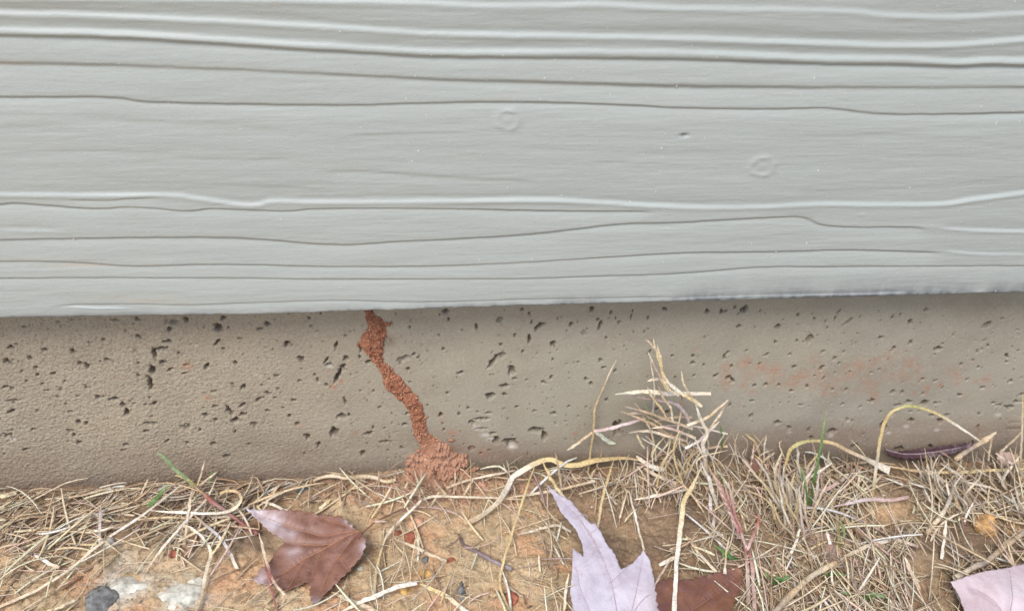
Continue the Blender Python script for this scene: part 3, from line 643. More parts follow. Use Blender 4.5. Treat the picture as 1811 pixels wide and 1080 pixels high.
# little side spur at the top right and lumps along the edges
for (px_, py_, r) in [(683, 572, .0016), (688, 573, .0013), (692, 570, .0010), (636, 606, .0018), (633, 611, .0012), (752, 738, .0012), (756, 736, .0009), (640, 598, .0015), (797, 778, .0022), (740, 797, .0026), (824, 806, .002)]:
    p = on_y(px_, py_, -0.0008); V = octa * r * rng.uniform(.5, 1.4, (6, 1)) * [1, .5, 1]
    me_v = []; me_f = []
    # subdivided octahedron lump
    base = V; f2 = []; vv = list(map(tuple, base)); cache = {}

    def midp(a, b_):
        key = (min(a, b_), max(a, b_))
        if key not in cache:
            m_ = (np.array(vv[a]) + np.array(vv[b_])) / 2; m_ = m_ * rng.uniform(.8, 1.5); cache[key] = len(vv); vv.append(tuple(m_))
        return cache[key]
    for a_, b2, c_ in octf:
        ab, bc, ca = midp(a_, b2), midp(b2, c_), midp(c_, a_)
        f2 += [(a_, ab, ca), (ab, b2, bc), (ca, bc, c_), (ab, bc, ca)]
    mesh_np('lump', np.array(vv) + p - T0, f2, M_MUD, tube, attrs={'lite': np.full(len(vv), .5 if py_ > 700 else .1)})

# ------------------------------------------------------------------ loose grit and crumbs on the soil (uncountable)
n = 9000
px = rng.uniform(-300, 2100, n); py = rng.uniform(835, 1250, n)
P = on_g(px, py, 0.0); ok = P[:, 1] < -0.001; P = P[ok]; n = len(P)
s = np.clip(rng.lognormal(-7.75, .5, n), .00015, .0022)
Vn = octa[None] * s[:, None, None] * rng.uniform(.5, 1.3, (n, 6, 1)) * np.array([1.2, 1, .8])
th = rng.uniform(0, 6.28, n); ct, st = np.cos(th), np.sin(th)
Vr = np.stack([Vn[..., 0] * ct[:, None] - Vn[..., 1] * st[:, None], Vn[..., 0] * st[:, None] + Vn[..., 1] * ct[:, None], Vn[..., 2]], -1) + P[:, None] + np.array([0, 0, 1])[None, None] * (s * .3)[:, None, None]
pal = np.array([(.52, .38, .22), (.40, .27, .15), (.60, .47, .30), (.22, .14, .09), (.42, .22, .13), (.58, .52, .42), (.12, .09, .07), (.48, .31, .17)])
ci = rng.choice(len(pal), n, p=[.25, .2, .15, .12, .1, .06, .05, .07]); cc = pal[ci] * rng.uniform(.8, 1.2, (n, 1))
o = mesh_np('soil_crumbs', Vr, (octf[None] + 6 * np.arange(n)[:, None, None]).reshape(-1, 3), M_GRIT, col=np.repeat(cc, 6, 0), smooth=False)
tag(o, 'loose sandy crumbs and grit scattered over the bare soil', 'grit', kind='stuff')
n = 2600
px = rng.normal(765, 95, n); py = rng.normal(862, 16, n); P = on_g(px, py, 0.0); P = P[(P[:, 1] < -0.002)]; n = len(P)
s = np.clip(rng.lognormal(-7.2, .45, n), .0003, .002)
Vr = octa[None] * s[:, None, None] * rng.uniform(.6, 1.3, (n, 6, 1)) + P[:, None] + np.array([0, 0, .0004])
cc = np.array([(.46, .28, .19)]) * rng.uniform(.5, 1.4, (n, 1))
o = mesh_np('mud_crumbs', Vr, (octf[None] + 6 * np.arange(n)[:, None, None]).reshape(-1, 3), M_GRIT, col=np.repeat(cc, 6, 0), smooth=False)
tag(o, 'reddish mud crumbs fallen around the foot of the mud tube', 'crumbs', kind='stuff')

# ------------------------------------------------------------------ dry grass litter (uncountable mat)
STRAW = np.array([(.80, .68, .48), (.66, .52, .34), (.64, .54, .42), (.36, .24, .15), (.62, .46, .37), (.80, .73, .60), (.66, .52, .33), (.46, .34, .23)])


def blades_mesh(P, Wd, col):
    """P: n x k x 3 centre lines, Wd: n x k half widths, col: n x 3 -> V, F, vertex colours (three-sided blades)"""
    n, k, _ = P.shape
    T = np.gradient(P, axis=1); T /= np.linalg.norm(T, axis=2, keepdims=True) + 1e-12
    ref = np.array([0, -.5, .85]) + rng.normal(0, .25, (n, 1, 3))
    B = np.cross(T, ref); B /= np.linalg.norm(B, axis=2, keepdims=True) + 1e-12
    Nn = np.cross(B, T)
    w = Wd[..., None]
    ring_ = np.stack([P + B * w, P + Nn * w * .35, P - B * w, P - Nn * w * .35], 2)      # n,k,4,3
    V = ring_.reshape(-1, 3)
    base = (np.arange(n) * k * 4)[:, None, None]
    j = (np.arange(k - 1) * 4)[None, :, None]; q = np.arange(4)[None, None, :]; q2 = (q + 1) % 4
    Fc = np.stack([base + j + q, base + j + q2, base + j + 4 + q2, base + j + 4 + q], -1).reshape(-1, 4)
    Cc = np.repeat(col, k * 4, 0)
    return V, Fc, Cc


def litter_density(px, py):
    L = sstep(500, 380, px) * sstep(1065, 950, py + px * 0.16) * 1.0
    R = sstep(930, 1040, px)
    bare = np.exp(-((px - 1590) / 95) ** 2 - ((py - 915) / 30) ** 2) + .8 * np.exp(-((px - 1470) / 70) ** 2 - ((py - 965) / 35) ** 2) + .9 * np.exp(-((px - 1225) / 45) ** 2 - ((py - 940) / 30) ** 2) + .8 * np.exp(-((px - 1640) / 60) ** 2 - ((py - 1000) / 22) ** 2)
    Mid = 0.07 + 0.28 * sstep(910, 870, py)
    cl = .12 + 1.0 * sstep(-.22, .22, fbm(px / 75, py / 48, 3, 77))
    bare = bare + 1.5 * ((np.abs(px - 270) < 125) & (py > 1008)) + 1.5 * ((np.abs(px - 776) < 66) & (py < 862))
    return np.clip(np.maximum(np.maximum(L * np.clip(cl + .25, 0, 1), R * cl), Mid) - bare, 0.02, 1)


def litter(n, seed, lo=.008, hi=.034, wlo=.0003, whi=.0009, lift=.008):
    r = np.random.default_rng(seed)
    px = r.uniform(-350, 2150, n); py = r.uniform(832, 1280, n)
    ok = (r.random(n) < litter_density(px, py)) & ~((np.abs(px - 1085) < 95) & (py > 930)) & ~((np.abs(px - 1065 + (1000 - py) * .55) < 45) & (py > 870)) & ~((px > 1700) & (py > 1010)) & ~((np.abs(px - 1240) < 75) & (py > 1015)) & ~((np.abs(px - 550) < 105) & (np.abs(py - 985) < 70)); px, py = px[ok], py[ok]
    P = on_g(px, py); k2 = P[:, 1] < -.003; P, px, py = P[k2], px[k2], py[k2]; n = len(P)
    leftm = px < 600
    az = np.where(leftm, r.normal(.60, .50, n), r.uniform(0, math.pi, n))
    az = np.where((~leftm) & (r.random(n) < .5), r.normal(1.6, .4, n), az)
    az = np.where(r.random(n) < .25, r.uniform(0, math.pi, n), az)
    el = np.where(leftm, r.normal(0, .10, n), np.abs(r.normal(0, .35, n)) * r.choice([-1, 1], n, p=[.3, .7]))
    ln = r.uniform(lo, hi, n) * np.where(r.random(n) < .3, .5, 1)
    K = 6; t = np.linspace(-.5, .5, K)
    d = np.stack([np.cos(az) * np.cos(el), np.sin(az) * np.cos(el), np.sin(el)], -1)
    side = np.stack([-np.sin(az), np.cos(az), 0 * az], -1); up = np.array([0, 0, 1.0])
    bend = r.normal(0, .055, n) * ln; arch = r.normal(.02, .05, n) * ln
    C0 = P.copy(); C0[:, 2] += r.uniform(0.0004, 1, n) ** 1.6 * lift * np.where(leftm, .8, 1) + np.abs(np.sin(el)) * ln * .42
    Q = C0[:, None] + d[:, None] * (t[None, :, None] * ln[:, None, None]) + side[:, None] * ((t ** 2 * 4 - .5)[None, :, None] * bend[:, None, None]) - up * ((t ** 2 * 4 - .5)[None, :, None] * arch[:, None, None])
    Q[..., 1] = np.minimum(Q[..., 1], -.0042 - (np.arange(n) % 7)[:, None] * .0004)
    Q[..., 2] = np.maximum(Q[..., 2], ground_z(Q[..., 0], Q[..., 1]) - .0004)
    w = (wlo + (whi - wlo) * r.random(n) ** 1.8 * 1.35)[:, None] * np.array([.7, 1, 1, .95, .8, .35])[None]
    pl = r.choice(8, n, p=[.24, .20, .08, .09, .12, .10, .10, .07])
    col = STRAW[pl] * r.uniform(.75, 1.15, (n, 1))
    return Q, w, col


Q1, w1, c1 = litter(19000, 11, .006, .034, .00016, .00052)
V, Fc, Cc = blades_mesh(Q1, w1, c1)
o = mesh_np('grass_litter', V, Fc, M_STRAW, col=Cc)
tag(o, 'matted dry grass litter covering the soil along the wall', 'litter', kind='stuff')
Q1, w1, c1 = litter(9500, 15, .010, .050, .00030, .00085, .011)
V, Fc, Cc = blades_mesh(Q1, w1, np.clip(c1 * 1.25, 0, .86))
o = mesh_np('broken_straw', V, Fc, M_STRAW, col=Cc)
tag(o, 'broader broken straw strewn over the top of the dry litter', 'litter', kind='stuff')
Q2, w2, c2 = litter(22000, 12, .0015, .007, .00018, .0005, .003)
V, Fc, Cc = blades_mesh(Q2, w2, c2 * .8)
o = mesh_np('fine_chaff', V, Fc, M_STRAW, col=Cc)
tag(o, 'fine broken chaff and rootlets lying between the straw', 'chaff', kind='stuff')


# single dry stalks, picked from the same litter: nothing tells those of one patch apart
def in_view(p):
    v = p - CAM; d = v @ F
    return PW / 2 + FPX * (v @ RV) / d, PH / 2 - FPX * (v @ UV) / d


Q3, w3, c3 = litter(900, 13, .016, .040, .0003, .0007, .012)
cnt = {}
for k in range(len(Q3)):
    x, y = in_view(Q3[k, 2])
    if not (20 < x < 1790 and 840 < y < 1070): continue
    zone = 'left' if x < 470 else ('mid' if x < 940 else ('r1' if x < 1400 else 'r2'))
    cap = {'left': 60, 'mid': 14, 'r1': 60, 'r2': 60}[zone]
    if cnt.get(zone, 0) >= cap: continue
    cnt[zone] = cnt.get(zone, 0) + 1
    V, Fc, Cc = blades_mesh(Q3[k:k + 1], w3[k:k + 1], np.maximum(c3[k:k + 1], .3))
    lab, gr = {'left': ('short dry straw lying loose in the matted litter left of the red-brown leaf', 'loose straws in the left litter'),
               'mid': ('short thin straw lying on the bare clay between the two big leaves', 'loose straws on the bare clay'),
               'r1': ('short dry straw in the tangle between lilac leaf and tall green blades', 'loose straws in the middle tangle'),
               'r2': ('short dry straw in the litter right of the tall green blades', 'loose straws in the right litter')}[zone]
    tag(centred(mesh_np('straw', V, Fc, M_STRAW, col=Cc)), lab, 'straw', gr)


# ------------------------------------------------------------------ traced stalks
def stalk_points(pts, mode):
    """mode 'g': lies along the ground, third value of a point = height (m); mode 'v': stands up from its last point,
    third value = how far it leans out of the plane of its root (m)"""
    if mode == 'g':
        return np.array([on_g(p[0], p[1], p[2] if len(p) > 2 else .006) for p in pts])
    if mode[0] == 'v':
        root = on_g(pts[-1][0], pts[-1][1], .002)
        y0 = root[1] if len(mode) == 1 else float(mode[1:]) * -.001
        if len(mode) == 1: y0 = min(y0, -.006)
        out = []
        for p in pts: out.append(on_y(p[0], p[1], min(y0 + (p[2] if len(p) > 2 else 0), -.0045)))
        return np.array(out)


def blade_geom(P, w, cols, n=26, flat=.17, tip=.25, twist=0.0, basew=1.0):
    n = int(n * 1.6); Q = catmull(P, n); t = np.linspace(0, 1, n)
    sd_ = float(np.abs(P[0, 0] * 997 + P[-1, 2] * 313 + w * 1e5)) % 50; Lq = np.linalg.norm(P[-1] - P[0]) * 220
    Q = Q + np.stack([fbm(t * Lq, t * 0, 3, sd_), fbm(t * Lq, t * 0 + 7, 3, sd_ + 3) * .5, fbm(t * Lq, t * 0 + 3, 3, sd_ + 9)], -1) * (min(w, .0009) * .55 + .0001) * (np.sin(t * math.pi) ** .5)[:, None]
    T = np.gradient(Q, axis=0); T /= np.linalg.norm(T, axis=1, keepdims=True) + 1e-12
    view = CAM - Q.mean(0); view /= np.linalg.norm(view); ref = view * .6 + np.array([0, -.35, .7]) * .7
    B = np.cross(T, ref); B /= np.linalg.norm(B, axis=1, keepdims=True) + 1e-12; Nn = np.cross(B, T)
    a = twist * (t - .5) + .3 * fbm(t * 3, t * 0, 2, w * 9e4); ca, sa = np.cos(a)[:, None], np.sin(a)[:, None]
    B, Nn = B * ca + Nn * sa, Nn * ca - B * sa
    wv = w * (tip + (1 - tip) * np.minimum(1, t * 4)) * (1 + .32 * fbm(t * 9, t * 0, 3, sd_)) * np.where(t > .8, 1 + (basew - 1) * (t - .8) * 5, 1)
    M = 8; V = []
    for k in range(M):
        th = 2 * math.pi * k / M
        rad = 1 - .0 * k
        V.append(Q + B * (wv * math.cos(th))[:, None] + Nn * (wv * flat * math.sin(th) * (1.25 if math.sin(th) > 0 else .8))[:, None] * rad - Nn * (wv * .22 * abs(math.cos(th)) ** 2)[:, None] * (-1))
    V = np.stack(V, 1).reshape(-1, 3)
    i = np.arange(n - 1)[:, None] * M; q = np.arange(M)[None]; q2 = (q + 1) % M
    Fc = np.stack([i + q, i + q2, i + M + q2, i + M + q], -1).reshape(-1, 4)
    cols = np.asarray(cols, float)
    if cols.ndim == 1: cols = cols[None]
    cc = np.stack([np.interp(t, np.linspace(0, 1, len(cols)), cols[:, j]) for j in range(3)], -1)
    cc = cc * (1 + .28 * fbm(t * 13, t * 0, 3, sd_ + 4))[:, None]
    return V, Fc, np.repeat(cc, M, 0)


PXM = 0.00029      # metres per photo pixel, roughly
PALE = (.80, .70, .52); TAN = (.60, .45, .28); GOLD = (.66, .51, .27); YEL = (.74, .60, .31); WHT = (.86, .81, .70); PINK = (.58, .42, .37)
GREY = (.44, .38, .32); BRN = (.24, .14, .09); GRN = (.13, .25, .07); DGRN = (.06, .16, .06); LGRN = (.33, .42, .22); RED = (.34, .13, .11); OLV = (.42, .40, .16); LIL = (.62, .54, .54)


def stalk(name, label, cat, pts, mode, wpx, cols, group=None, **kw):
    P = stalk_points(pts, mode)
    V, Fc, Cc = blade_geom(P, wpx * PXM / 2, cols, **kw)
    return tag(centred(mesh_np(name, V, Fc, M_STRAW, col=Cc)), label, cat, group)


def plant(name, label, cat, root_px, pieces, group=None, part='blade'):
    r = on_g(root_px[0], root_px[1], .001); e_ = empty(name, r.tolist()); tag(e_, label, cat, group)
    for pc in pieces:
        pts, mode, wpx, cols = pc[:4]; kw = pc[4] if len(pc) > 4 else {}; nm = pc[5] if len(pc) > 5 else part
        V, Fc, Cc = blade_geom(stalk_points(pts, mode), wpx * PXM / 2, cols, **kw)
        mesh_np(nm, V - r, Fc, M_STRAW, e_, col=Cc)
    return e_


D_ = 'dry stalk'
# crossing stem left of the clump
plant('wheat_grass', 'upright wheat-coloured stem with three short leaves, standing alone before the concrete', 'grass stem', (1040, 835),
      [([(1090, 636), (1075, 667), (1060, 702), (1051, 730), (1050, 761), (1045, 790), (1040, 835)], 'v', 5, [PALE, TAN, GOLD, YEL], {}, 'stem'),
       ([(1142, 739), (1105, 750), (1075, 758), (1050, 762)], 'v12', 8, [PINK, LIL, PINK]),
       ([(1003, 796), (1020, 784), (1048, 764)], 'v12', 6, [PALE, TAN]),
       ([(1089, 784), (1078, 781), (1064, 772), (1054, 762)], 'v12', 10, [(.5, .55, .42), (.6, .62, .5)])])
stalk('dry_stalk', 'tall thin pale stalk rising left of the dry clump, bent near its tip', D_, [(1149, 631), (1156, 672), (1157, 705), (1152, 743), (1150, 769), (1145, 809), (1142, 835)], 'v', 4.5, [PALE, WHT, BRN, WHT])
stalk('dry_stalk', 'long broad whitish blade hanging from the clump down to the photo bottom', D_, [(1240, 826, .030), (1225, 858, .026), (1210, 886, .022), (1205, 924, .018), (1197, 988, .012), (1192, 1085, .008)], 'g', 10, [PALE, YEL, WHT, WHT], flat=.2)
stalk('dry_stalk', 'yellow stalk slanting down just right of the lilac leaf tip', D_, [(1086, 812, .014), (1068, 871, .014), (1057, 932, .006)], 'g', 6, [GOLD, YEL, TAN])
stalk('dry_stalk', 'long golden stalk slanting down from the broad bent blade over bare clay', D_, [(948, 817, .018), (928, 873, .014), (900, 962, .010), (884, 1028, .007), (901, 1080, .006)], 'g', 5, [GOLD, YEL, YEL, GOLD])
stalk('bent_blade', 'broad golden dry blade bent over at the wall, curling down to the clay', 'dry blade', [(1165, 830, .010), (1120, 812, .013), (1060, 813, .014), (1010, 824, .014), (968, 812, .018), (935, 826, .018), (908, 843, .016), (893, 870, .013), (872, 895, .010), (845, 915, .007), (822, 925, .004)], 'g', 12, [TAN, GOLD, YEL, YEL, WHT, PALE, TAN], flat=.18, twist=1.5, n=50)
stalk('dry_stalk', 'short golden stalk ending behind the lilac leaf tip', D_, [(960, 817, .018), (972, 842, .016), (986, 865, .014), (1012, 895, .008)], 'g', 6.5, [GOLD, YEL, PALE])
stalk('dry_stalk', 'thin tan stalk crossing upright above the lilac leaf tip', D_, [(982, 800), (988, 830), (994, 872)], 'v', 5, [TAN, PALE])
stalk('dry_stalk', 'thin pale stalk leading down to the right lobe of the lilac leaf', D_, [(1112, 866, .014), (1126, 922, .012), (1139, 972, .012)], 'g', 4.5, [PALE, WHT, PALE])
stalk('dry_stalk', 'tan pair-mate stalk leaning left from the same bent tip', D_, [(1110, 866, .014), (1103, 890, .010), (1096, 915, .005)], 'g', 4, [TAN, PALE])
stalk('arched_stalk', 'thin cream stalk arching down the bare clay right of the red-brown leaf', D_, [(940, 884, .006), (880, 880, .008), (810, 878, .009), (755, 880, .010), (724, 905, .009), (689, 940, .007), (673, 975, .006), (664, 1020, .005), (662, 1056, .004)], 'g', 5.5, [TAN, PALE, PALE, WHT, YEL, PALE], n=44)
stalk('root_stalk', 'thick pale rootstock lying along the foot of the wall left of the mud mound', 'rootstock', [(550, 852, .004), (566, 845, .005), (592, 841, .006), (612, 845, .006), (640, 842, .006), (662, 844, .006), (681, 851, .005), (700, 848, .004)], 'g', 10, [TAN, PALE, TAN, PALE, YEL], flat=.7, tip=.5)
stalk('twig', 'bare grey twig lying on the clay between the two big leaves', 'twig', [(811, 944, .004), (820, 962, .004), (836, 971, .005), (867, 989, .005), (905, 1006, .003)], 'g', 9, [(.2, .13, .12), (.26, .19, .2), (.36, .32, .33)], flat=.8, tip=.6)
stalk('dry_stalk', 'pale curved stalk along the bottom edge, left piece of the bent arch', D_, [(596, 1084, .004), (640, 1063, .006), (665, 1053, .008), (700, 1038, .009), (737, 1030, .009)], 'g', 8, [PALE, WHT, WHT])
stalk('dry_stalk', 'yellow flat stalk running down right from the bent arch at the bottom', D_, [(743, 1032, .008), (765, 1042, .007), (790, 1054, .006), (826, 1082, .004)], 'g', 9, [GOLD, YEL, WHT])
stalk('dry_stalk', 'tan stalk partly hidden below the red-brown leaf, running to the bottom edge', D_, [(586, 1046, .003), (610, 1057, .004), (633, 1066, .004), (668, 1082, .003)], 'g', 9, [TAN, PALE, TAN])
stalk('dry_stalk', 'straw lying across the left side of the red-brown leaf', D_, [(458, 942, .014), (466, 972, .014), (475, 1006, .013), (485, 1028, .012), (503, 1052, .008)], 'g', 6, [PALE, PALE, RED, PALE])
stalk('dry_stalk', 'dark red stem passing under the left tip of the red-brown leaf', D_, [(467, 985, .010), (472, 1010, .011), (480, 1040, .006), (490, 1080, .004)], 'g', 4, [RED, RED])
stalk('dry_stalk', 'longest straight straw, slanting across the left litter to the bottom left corner', D_, [(320, 858, .016), (254, 909, .014), (211, 937, .012), (160, 975, .009), (124, 1005, .007), (63, 1044, .005), (-10, 1076, .003)], 'g', 5.5, [PALE, WHT, PALE, PALE, TAN], n=36)
stalk('dry_stalk', 'thin straw slanting down left from the green sprig, parallel to the longest', D_, [(384, 843, .014), (366, 880, .012), (328, 922, .010), (290, 965, .007), (266, 998, .004)], 'g', 5, [PALE, WHT, PALE])
stalk('dry_stalk', 'upright pinkish straw standing just below the green sprig', D_, [(341, 860, .018), (334, 900, .013), (326, 962, .004)], 'g', 5.5, [PINK, PALE, TAN])
stalk('looped_stalk', 'cream stalk bent into a loop beside the reddish runner', D_, [(262, 901, .010), (296, 905, .010), (330, 906, .011), (370, 908, .012), (396, 906, .013), (417, 898, .015), (427, 884, .018), (421, 870, .018), (405, 867, .016), (389, 872, .012)], 'g', 6.5, [PALE, WHT, WHT, PALE, TAN, GOLD], n=44)
stalk('dry_stalk', 'forked cream straw running down over the clay to the bottom edge', D_, [(325, 927, .010), (345, 937, .009), (361, 953, .008), (373, 978, .007), (366, 1010, .006), (358, 1046, .005), (346, 1082, .004)], 'g', 7.5, [PALE, WHT, PALE, PALE, TAN])
stalk('dry_stalk', 'bluish white flat straw slanting towards the red-brown leaf', D_, [(343, 910, .010), (362, 926, .010), (381, 942, .009), (400, 965, .007), (420, 1006, .003)], 'g', 7, [TAN, GREY, (.62, .62, .66), LIL, PALE])
stalk('dry_stalk', 'short straw joining the forked straw from the upper right', D_, [(408, 921, .011), (392, 955, .010), (373, 982, .008)], 'g', 5.5, [PALE, YEL])
stalk('dry_stalk', 'short upright white straw in the left litter', D_, [(178, 893, .014), (177, 925, .010), (177, 962, .004)], 'g', 7, [GREY, LIL, WHT])
stalk('dry_stalk', 'horizontal white straw meeting the upright white one', D_, [(155, 941, .009), (185, 936, .009), (222, 929, .008)], 'g', 5.5, [WHT, PALE])
stalk('dry_stalk', 'tan straw lying level under the upright white one', D_, [(120, 960, .007), (145, 962, .007), (172, 962, .006)], 'g', 5, [TAN, GOLD])
stalk('dry_stalk', 'short whitish straw slanting beneath the longest straw at far left', D_, [(60, 980, .008), (80, 992, .007), (105, 1003, .005)], 'g', 8, [LIL, WHT, TAN])
stalk('dry_stalk', 'thin straw pointing up against the concrete in the left litter', D_, [(262, 846), (254, 862), (247, 882)], 'v', 4.5, [PALE, TAN])
stalk('dry_stalk', 'broad yellow straw entering at the left edge by the wall', D_, [(-10, 880, .008), (10, 876, .008), (28, 871, .006)], 'g', 9, [YEL, PALE])
stalk('dry_stalk', 'thin straw lying level at the wall foot at far left', D_, [(80, 882, .006), (130, 878, .007), (165, 870, .007), (195, 862, .006)], 'g', 4, [PALE, TAN, PALE])
stalk('dry_stalk', 'tan curved straw in the bottom left corner', D_, [(75, 1082, .004), (100, 1075, .006), (132, 1061, .005)], 'g', 6, [GOLD, PALE])
stalk('dry_stalk', 'short straw leaning against the wall base above the clay', D_, [(494, 857, .012), (478, 880, .008), (462, 906, .004)][::-1], 'g', 4, [PALE, TAN])
stalk('dry_stalk', 'thin straight straw slanting above the red-brown leaf stalk', D_, [(693, 858, .010), (678, 884, .008), (657, 915, .004)], 'g', 4.5, [PALE, YEL])
stalk('dry_stalk', 'short thick yellow straw above the red-brown leaf', D_, [(584, 882, .005), (575, 891, .005), (565, 899, .003)], 'g', 7, [YEL, PALE])
stalk('dry_stalk', 'pale bent straw just above the upper tip of the red-brown leaf', D_, [(461, 886, .005), (485, 893, .006), (512, 904, .006), (540, 908, .004)], 'g', 6.5, [PALE, WHT, TAN])
stalk('dry_stalk', 'yellow-green straw pointing to the red-brown leaf from the left', D_, [(454, 893, .006), (462, 905, .005)], 'g', 6, [YEL, PALE])
stalk('dry_stalk', 'long thin straw running from the arched stalk down right on the clay', D_, [(695, 950, .004), (735, 968, .005), (770, 984, .004), (790, 992, .002)], 'g', 6, [TAN, PALE, TAN])
stalk('dry_stalk', 'grey thin straw rising along the wall right of the mud mound', D_, [(910, 832, .012), (870, 840, .011), (830, 848, .008), (790, 862, .004)], 'g', 5, [GREY, PALE, TAN])
stalk('dry_stalk', 'thin straw leaning over the reddish crumbs right of the mound', D_, [(838, 845, .010), (828, 862, .008), (820, 876, .004)], 'g', 5, [PALE, TAN])
stalk('dry_stalk', 'thin tan straw lying among the crumbs below the mud mound', D_, [(763, 842, .008), (775, 858, .007), (790, 875, .003)], 'g', 5.5, [(.5, .3, .2), TAN])
stalk('dry_stalk', 'short straw slanting at the foot of the arched stalk', D_, [(776, 869, .010), (768, 885, .007), (760, 898, .003)], 'g', 4.5, [PALE, TAN])
stalk('dry_stalk', 'faint thin straw on clay above the bottom arch', D_, [(723, 992, .004), (700, 1010, .004), (688, 1035, .003)], 'g', 3.5, [PALE, TAN])
stalk('dry_stalk', 'yellow twisted straw standing left of the lilac leaf at the bottom', D_, [(1006, 1013, .010), (1001, 1045, .007), (997, 1084, .004)], 'g', 5.5, [YEL, WHT, YEL])
stalk('dry_stalk', 'level straw at the wall foot left of the lilac leaf tip', D_, [(895, 880, .006), (935, 874, .008), (976, 868, .008), (1020, 858, .008), (1052, 850, .006)], 'g', 6, [TAN, PALE, TAN, PALE])
stalk('dry_stalk', 'grey curved straw arching left of the lilac leaf', D_, [(915, 945, .004), (950, 936, .008), (985, 928, .008), (1010, 940, .006)], 'g', 5.5, [GREY, PALE, GREY])
stalk('dry_stalk', 'thin wire-like stalk looping down from the wall foot', D_, [(1123, 812, .014), (1122, 828, .012), (1124, 852, .010), (1127, 881, .006)], 'g', 3.5, [GREY, PALE])
stalk('dry_stalk', 'nearly level pale straw under the dry clump', D_, [(1121, 883, .008), (1150, 878, .010), (1185, 871, .010), (1232, 862, .008)], 'g', 5.5, [PALE, WHT, TAN])
stalk('dry_stalk', 'broad tan straw slanting down from wall towards the clump roots', D_, [(1132, 822, .012), (1152, 836, .011), (1180, 848, .009), (1212, 862, .006)], 'g', 8, [TAN, PALE, PINK])
stalk('dry_stalk', 'white papery husk lying by the wall foot under the clump', 'husk', [(1125, 806, .014), (1140, 818, .014), (1158, 827, .014), (1174, 830, .012)], 'g', 12, [PALE, WHT, WHT], flat=.25)
stalk('dry_stalk', 'short stubby pale cut straw right of the lilac leaf', D_, [(1166, 999, .008), (1180, 992, .009), (1196, 984, .009)], 'g', 8, [WHT, PALE], tip=.8)
stalk('dry_stalk', 'thin straw reaching down to the right lobe of the lilac leaf', D_, [(1189, 985, .010), (1172, 1010, .012), (1157, 1035, .016)], 'g', 4, [PALE, PINK])
stalk('dry_stalk', 'straw lying slantwise over litter right of the long whitish blade', D_, [(1212, 945, .010), (1240, 982, .008), (1267, 1011, .005)], 'g', 6, [TAN, PALE])
stalk('dry_stalk', 'small pale stalk with a seed tip above the rust-brown leaf', D_, [(1290, 948, .014), (1284, 978, .012), (1282, 1014, .012)], 'g', 4, [PALE, GOLD, WHT], basew=2.2)
stalk('dry_stalk', 'pair of short bluish husks hanging under the clump, right one', 'husk', [(1254, 872, .016), (1257, 890, .014), (1256, 907, .010)], 'g', 7, [WHT, LIL])
stalk('dry_stalk', 'lower forked white husk between clump and rust-brown leaf', 'husk', [(1263, 912, .010), (1261, 930, .009), (1264, 943, .006)], 'g', 7, [LIL, WHT])
# green blades and what stands about them
plant('green_sprout', 'tall green grass sprout with two upright blades and a pale stem', 'grass sprout', (1436, 1003),
      [([(1461, 726), (1455, 765), (1448, 809), (1438, 855), (1433, 890)], 'v52', 5.5, [LGRN, (.2, .32, .12), GRN, GRN]),
       ([(1415, 822), (1420, 845), (1425, 868), (1428, 892)], 'v52', 6, [LGRN, GRN, GRN]),
       ([(1428, 886), (1425, 925), (1424, 962), (1432, 985), (1437, 1003)], 'v52', 6, [GRN, OLV, YEL, WHT], {}, 'stem'),
       ([(1434, 889), (1446, 915), (1449, 940), (1446, 968), (1440, 1000)], 'v52', 6, [DGRN, DGRN, GRN, OLV])])
stalk('grass_shoot', 'short olive blade with a pinkish tip right of the tall green sprout', 'grass blade', [(1479, 905), (1482, 935), (1483, 970)], 'v', 6, [PINK, OLV, OLV])
stalk('grass_shoot', 'faint green blade leaning beside the short olive one', 'grass blade', [(1486, 918), (1493, 945), (1488, 972)], 'v', 6, [OLV, LGRN, OLV])
stalk('grass_shoot', 'thin green blade standing against the concrete left of the clump', 'grass blade', [(1140, 711), (1147, 732), (1152, 750)], 'v14', 4, [LGRN, GRN])
stalk('grass_shoot', 'short green blade beside the rusty leaf scrap at the wall', 'grass blade', [(1274, 752), (1276, 772), (1277, 792)], 'v10', 4, [GRN, GRN])
stalk('grass_shoot', 'small bright green blade lying on the left litter below the sprig', 'grass blade', [(297, 855, .018), (285, 871, .016), (274, 884, .015), (263, 894, .012)], 'g', 9, [LGRN, GRN, GRN])
stalk('grass_shoot', 'tiny green blade rising against the wall right of the sprig', 'grass blade', [(376, 832), (372, 845), (369, 858)], 'v', 6, [GRN, LGRN])
plant('green_sprig', 'green sprig with a broad blade and a reddish runner trailing to the red-brown leaf', 'sprig', (345, 862),
      [([(278, 799), (290, 808), (306, 826), (325, 842), (346, 860)], 'v16', 9, [LGRN, LGRN, LGRN, OLV], {'flat': .2}),
       ([(310, 840), (330, 846), (346, 858)], 'v16', 5, [YEL, OLV]),
       ([(345, 860, .016), (368, 880, .014), (390, 896, .012), (411, 912, .010), (432, 928, .008), (456, 944, .006)], 'g', 10, [TAN, RED, (.35, .22, .2), RED, RED], {'flat': .8}, 'runner'),
       ([(384, 834), (368, 846), (352, 858)], 'v16', 4, [PALE, TAN]), ([(362, 815), (356, 838), (349, 858)], 'v16', 4, [PALE, TAN])])
plant('green_weed', 'low bright green weed tuft right of the rust-brown leaf', 'weed', (1375, 1030),
      [([(1352 + 12 * k, 1012 + (k * 7) % 12, .012), (1362 + 6 * k, 1024, .010), (1372, 1034, .004)], 'g', 6, [GRN, DGRN]) for k in range(5)])
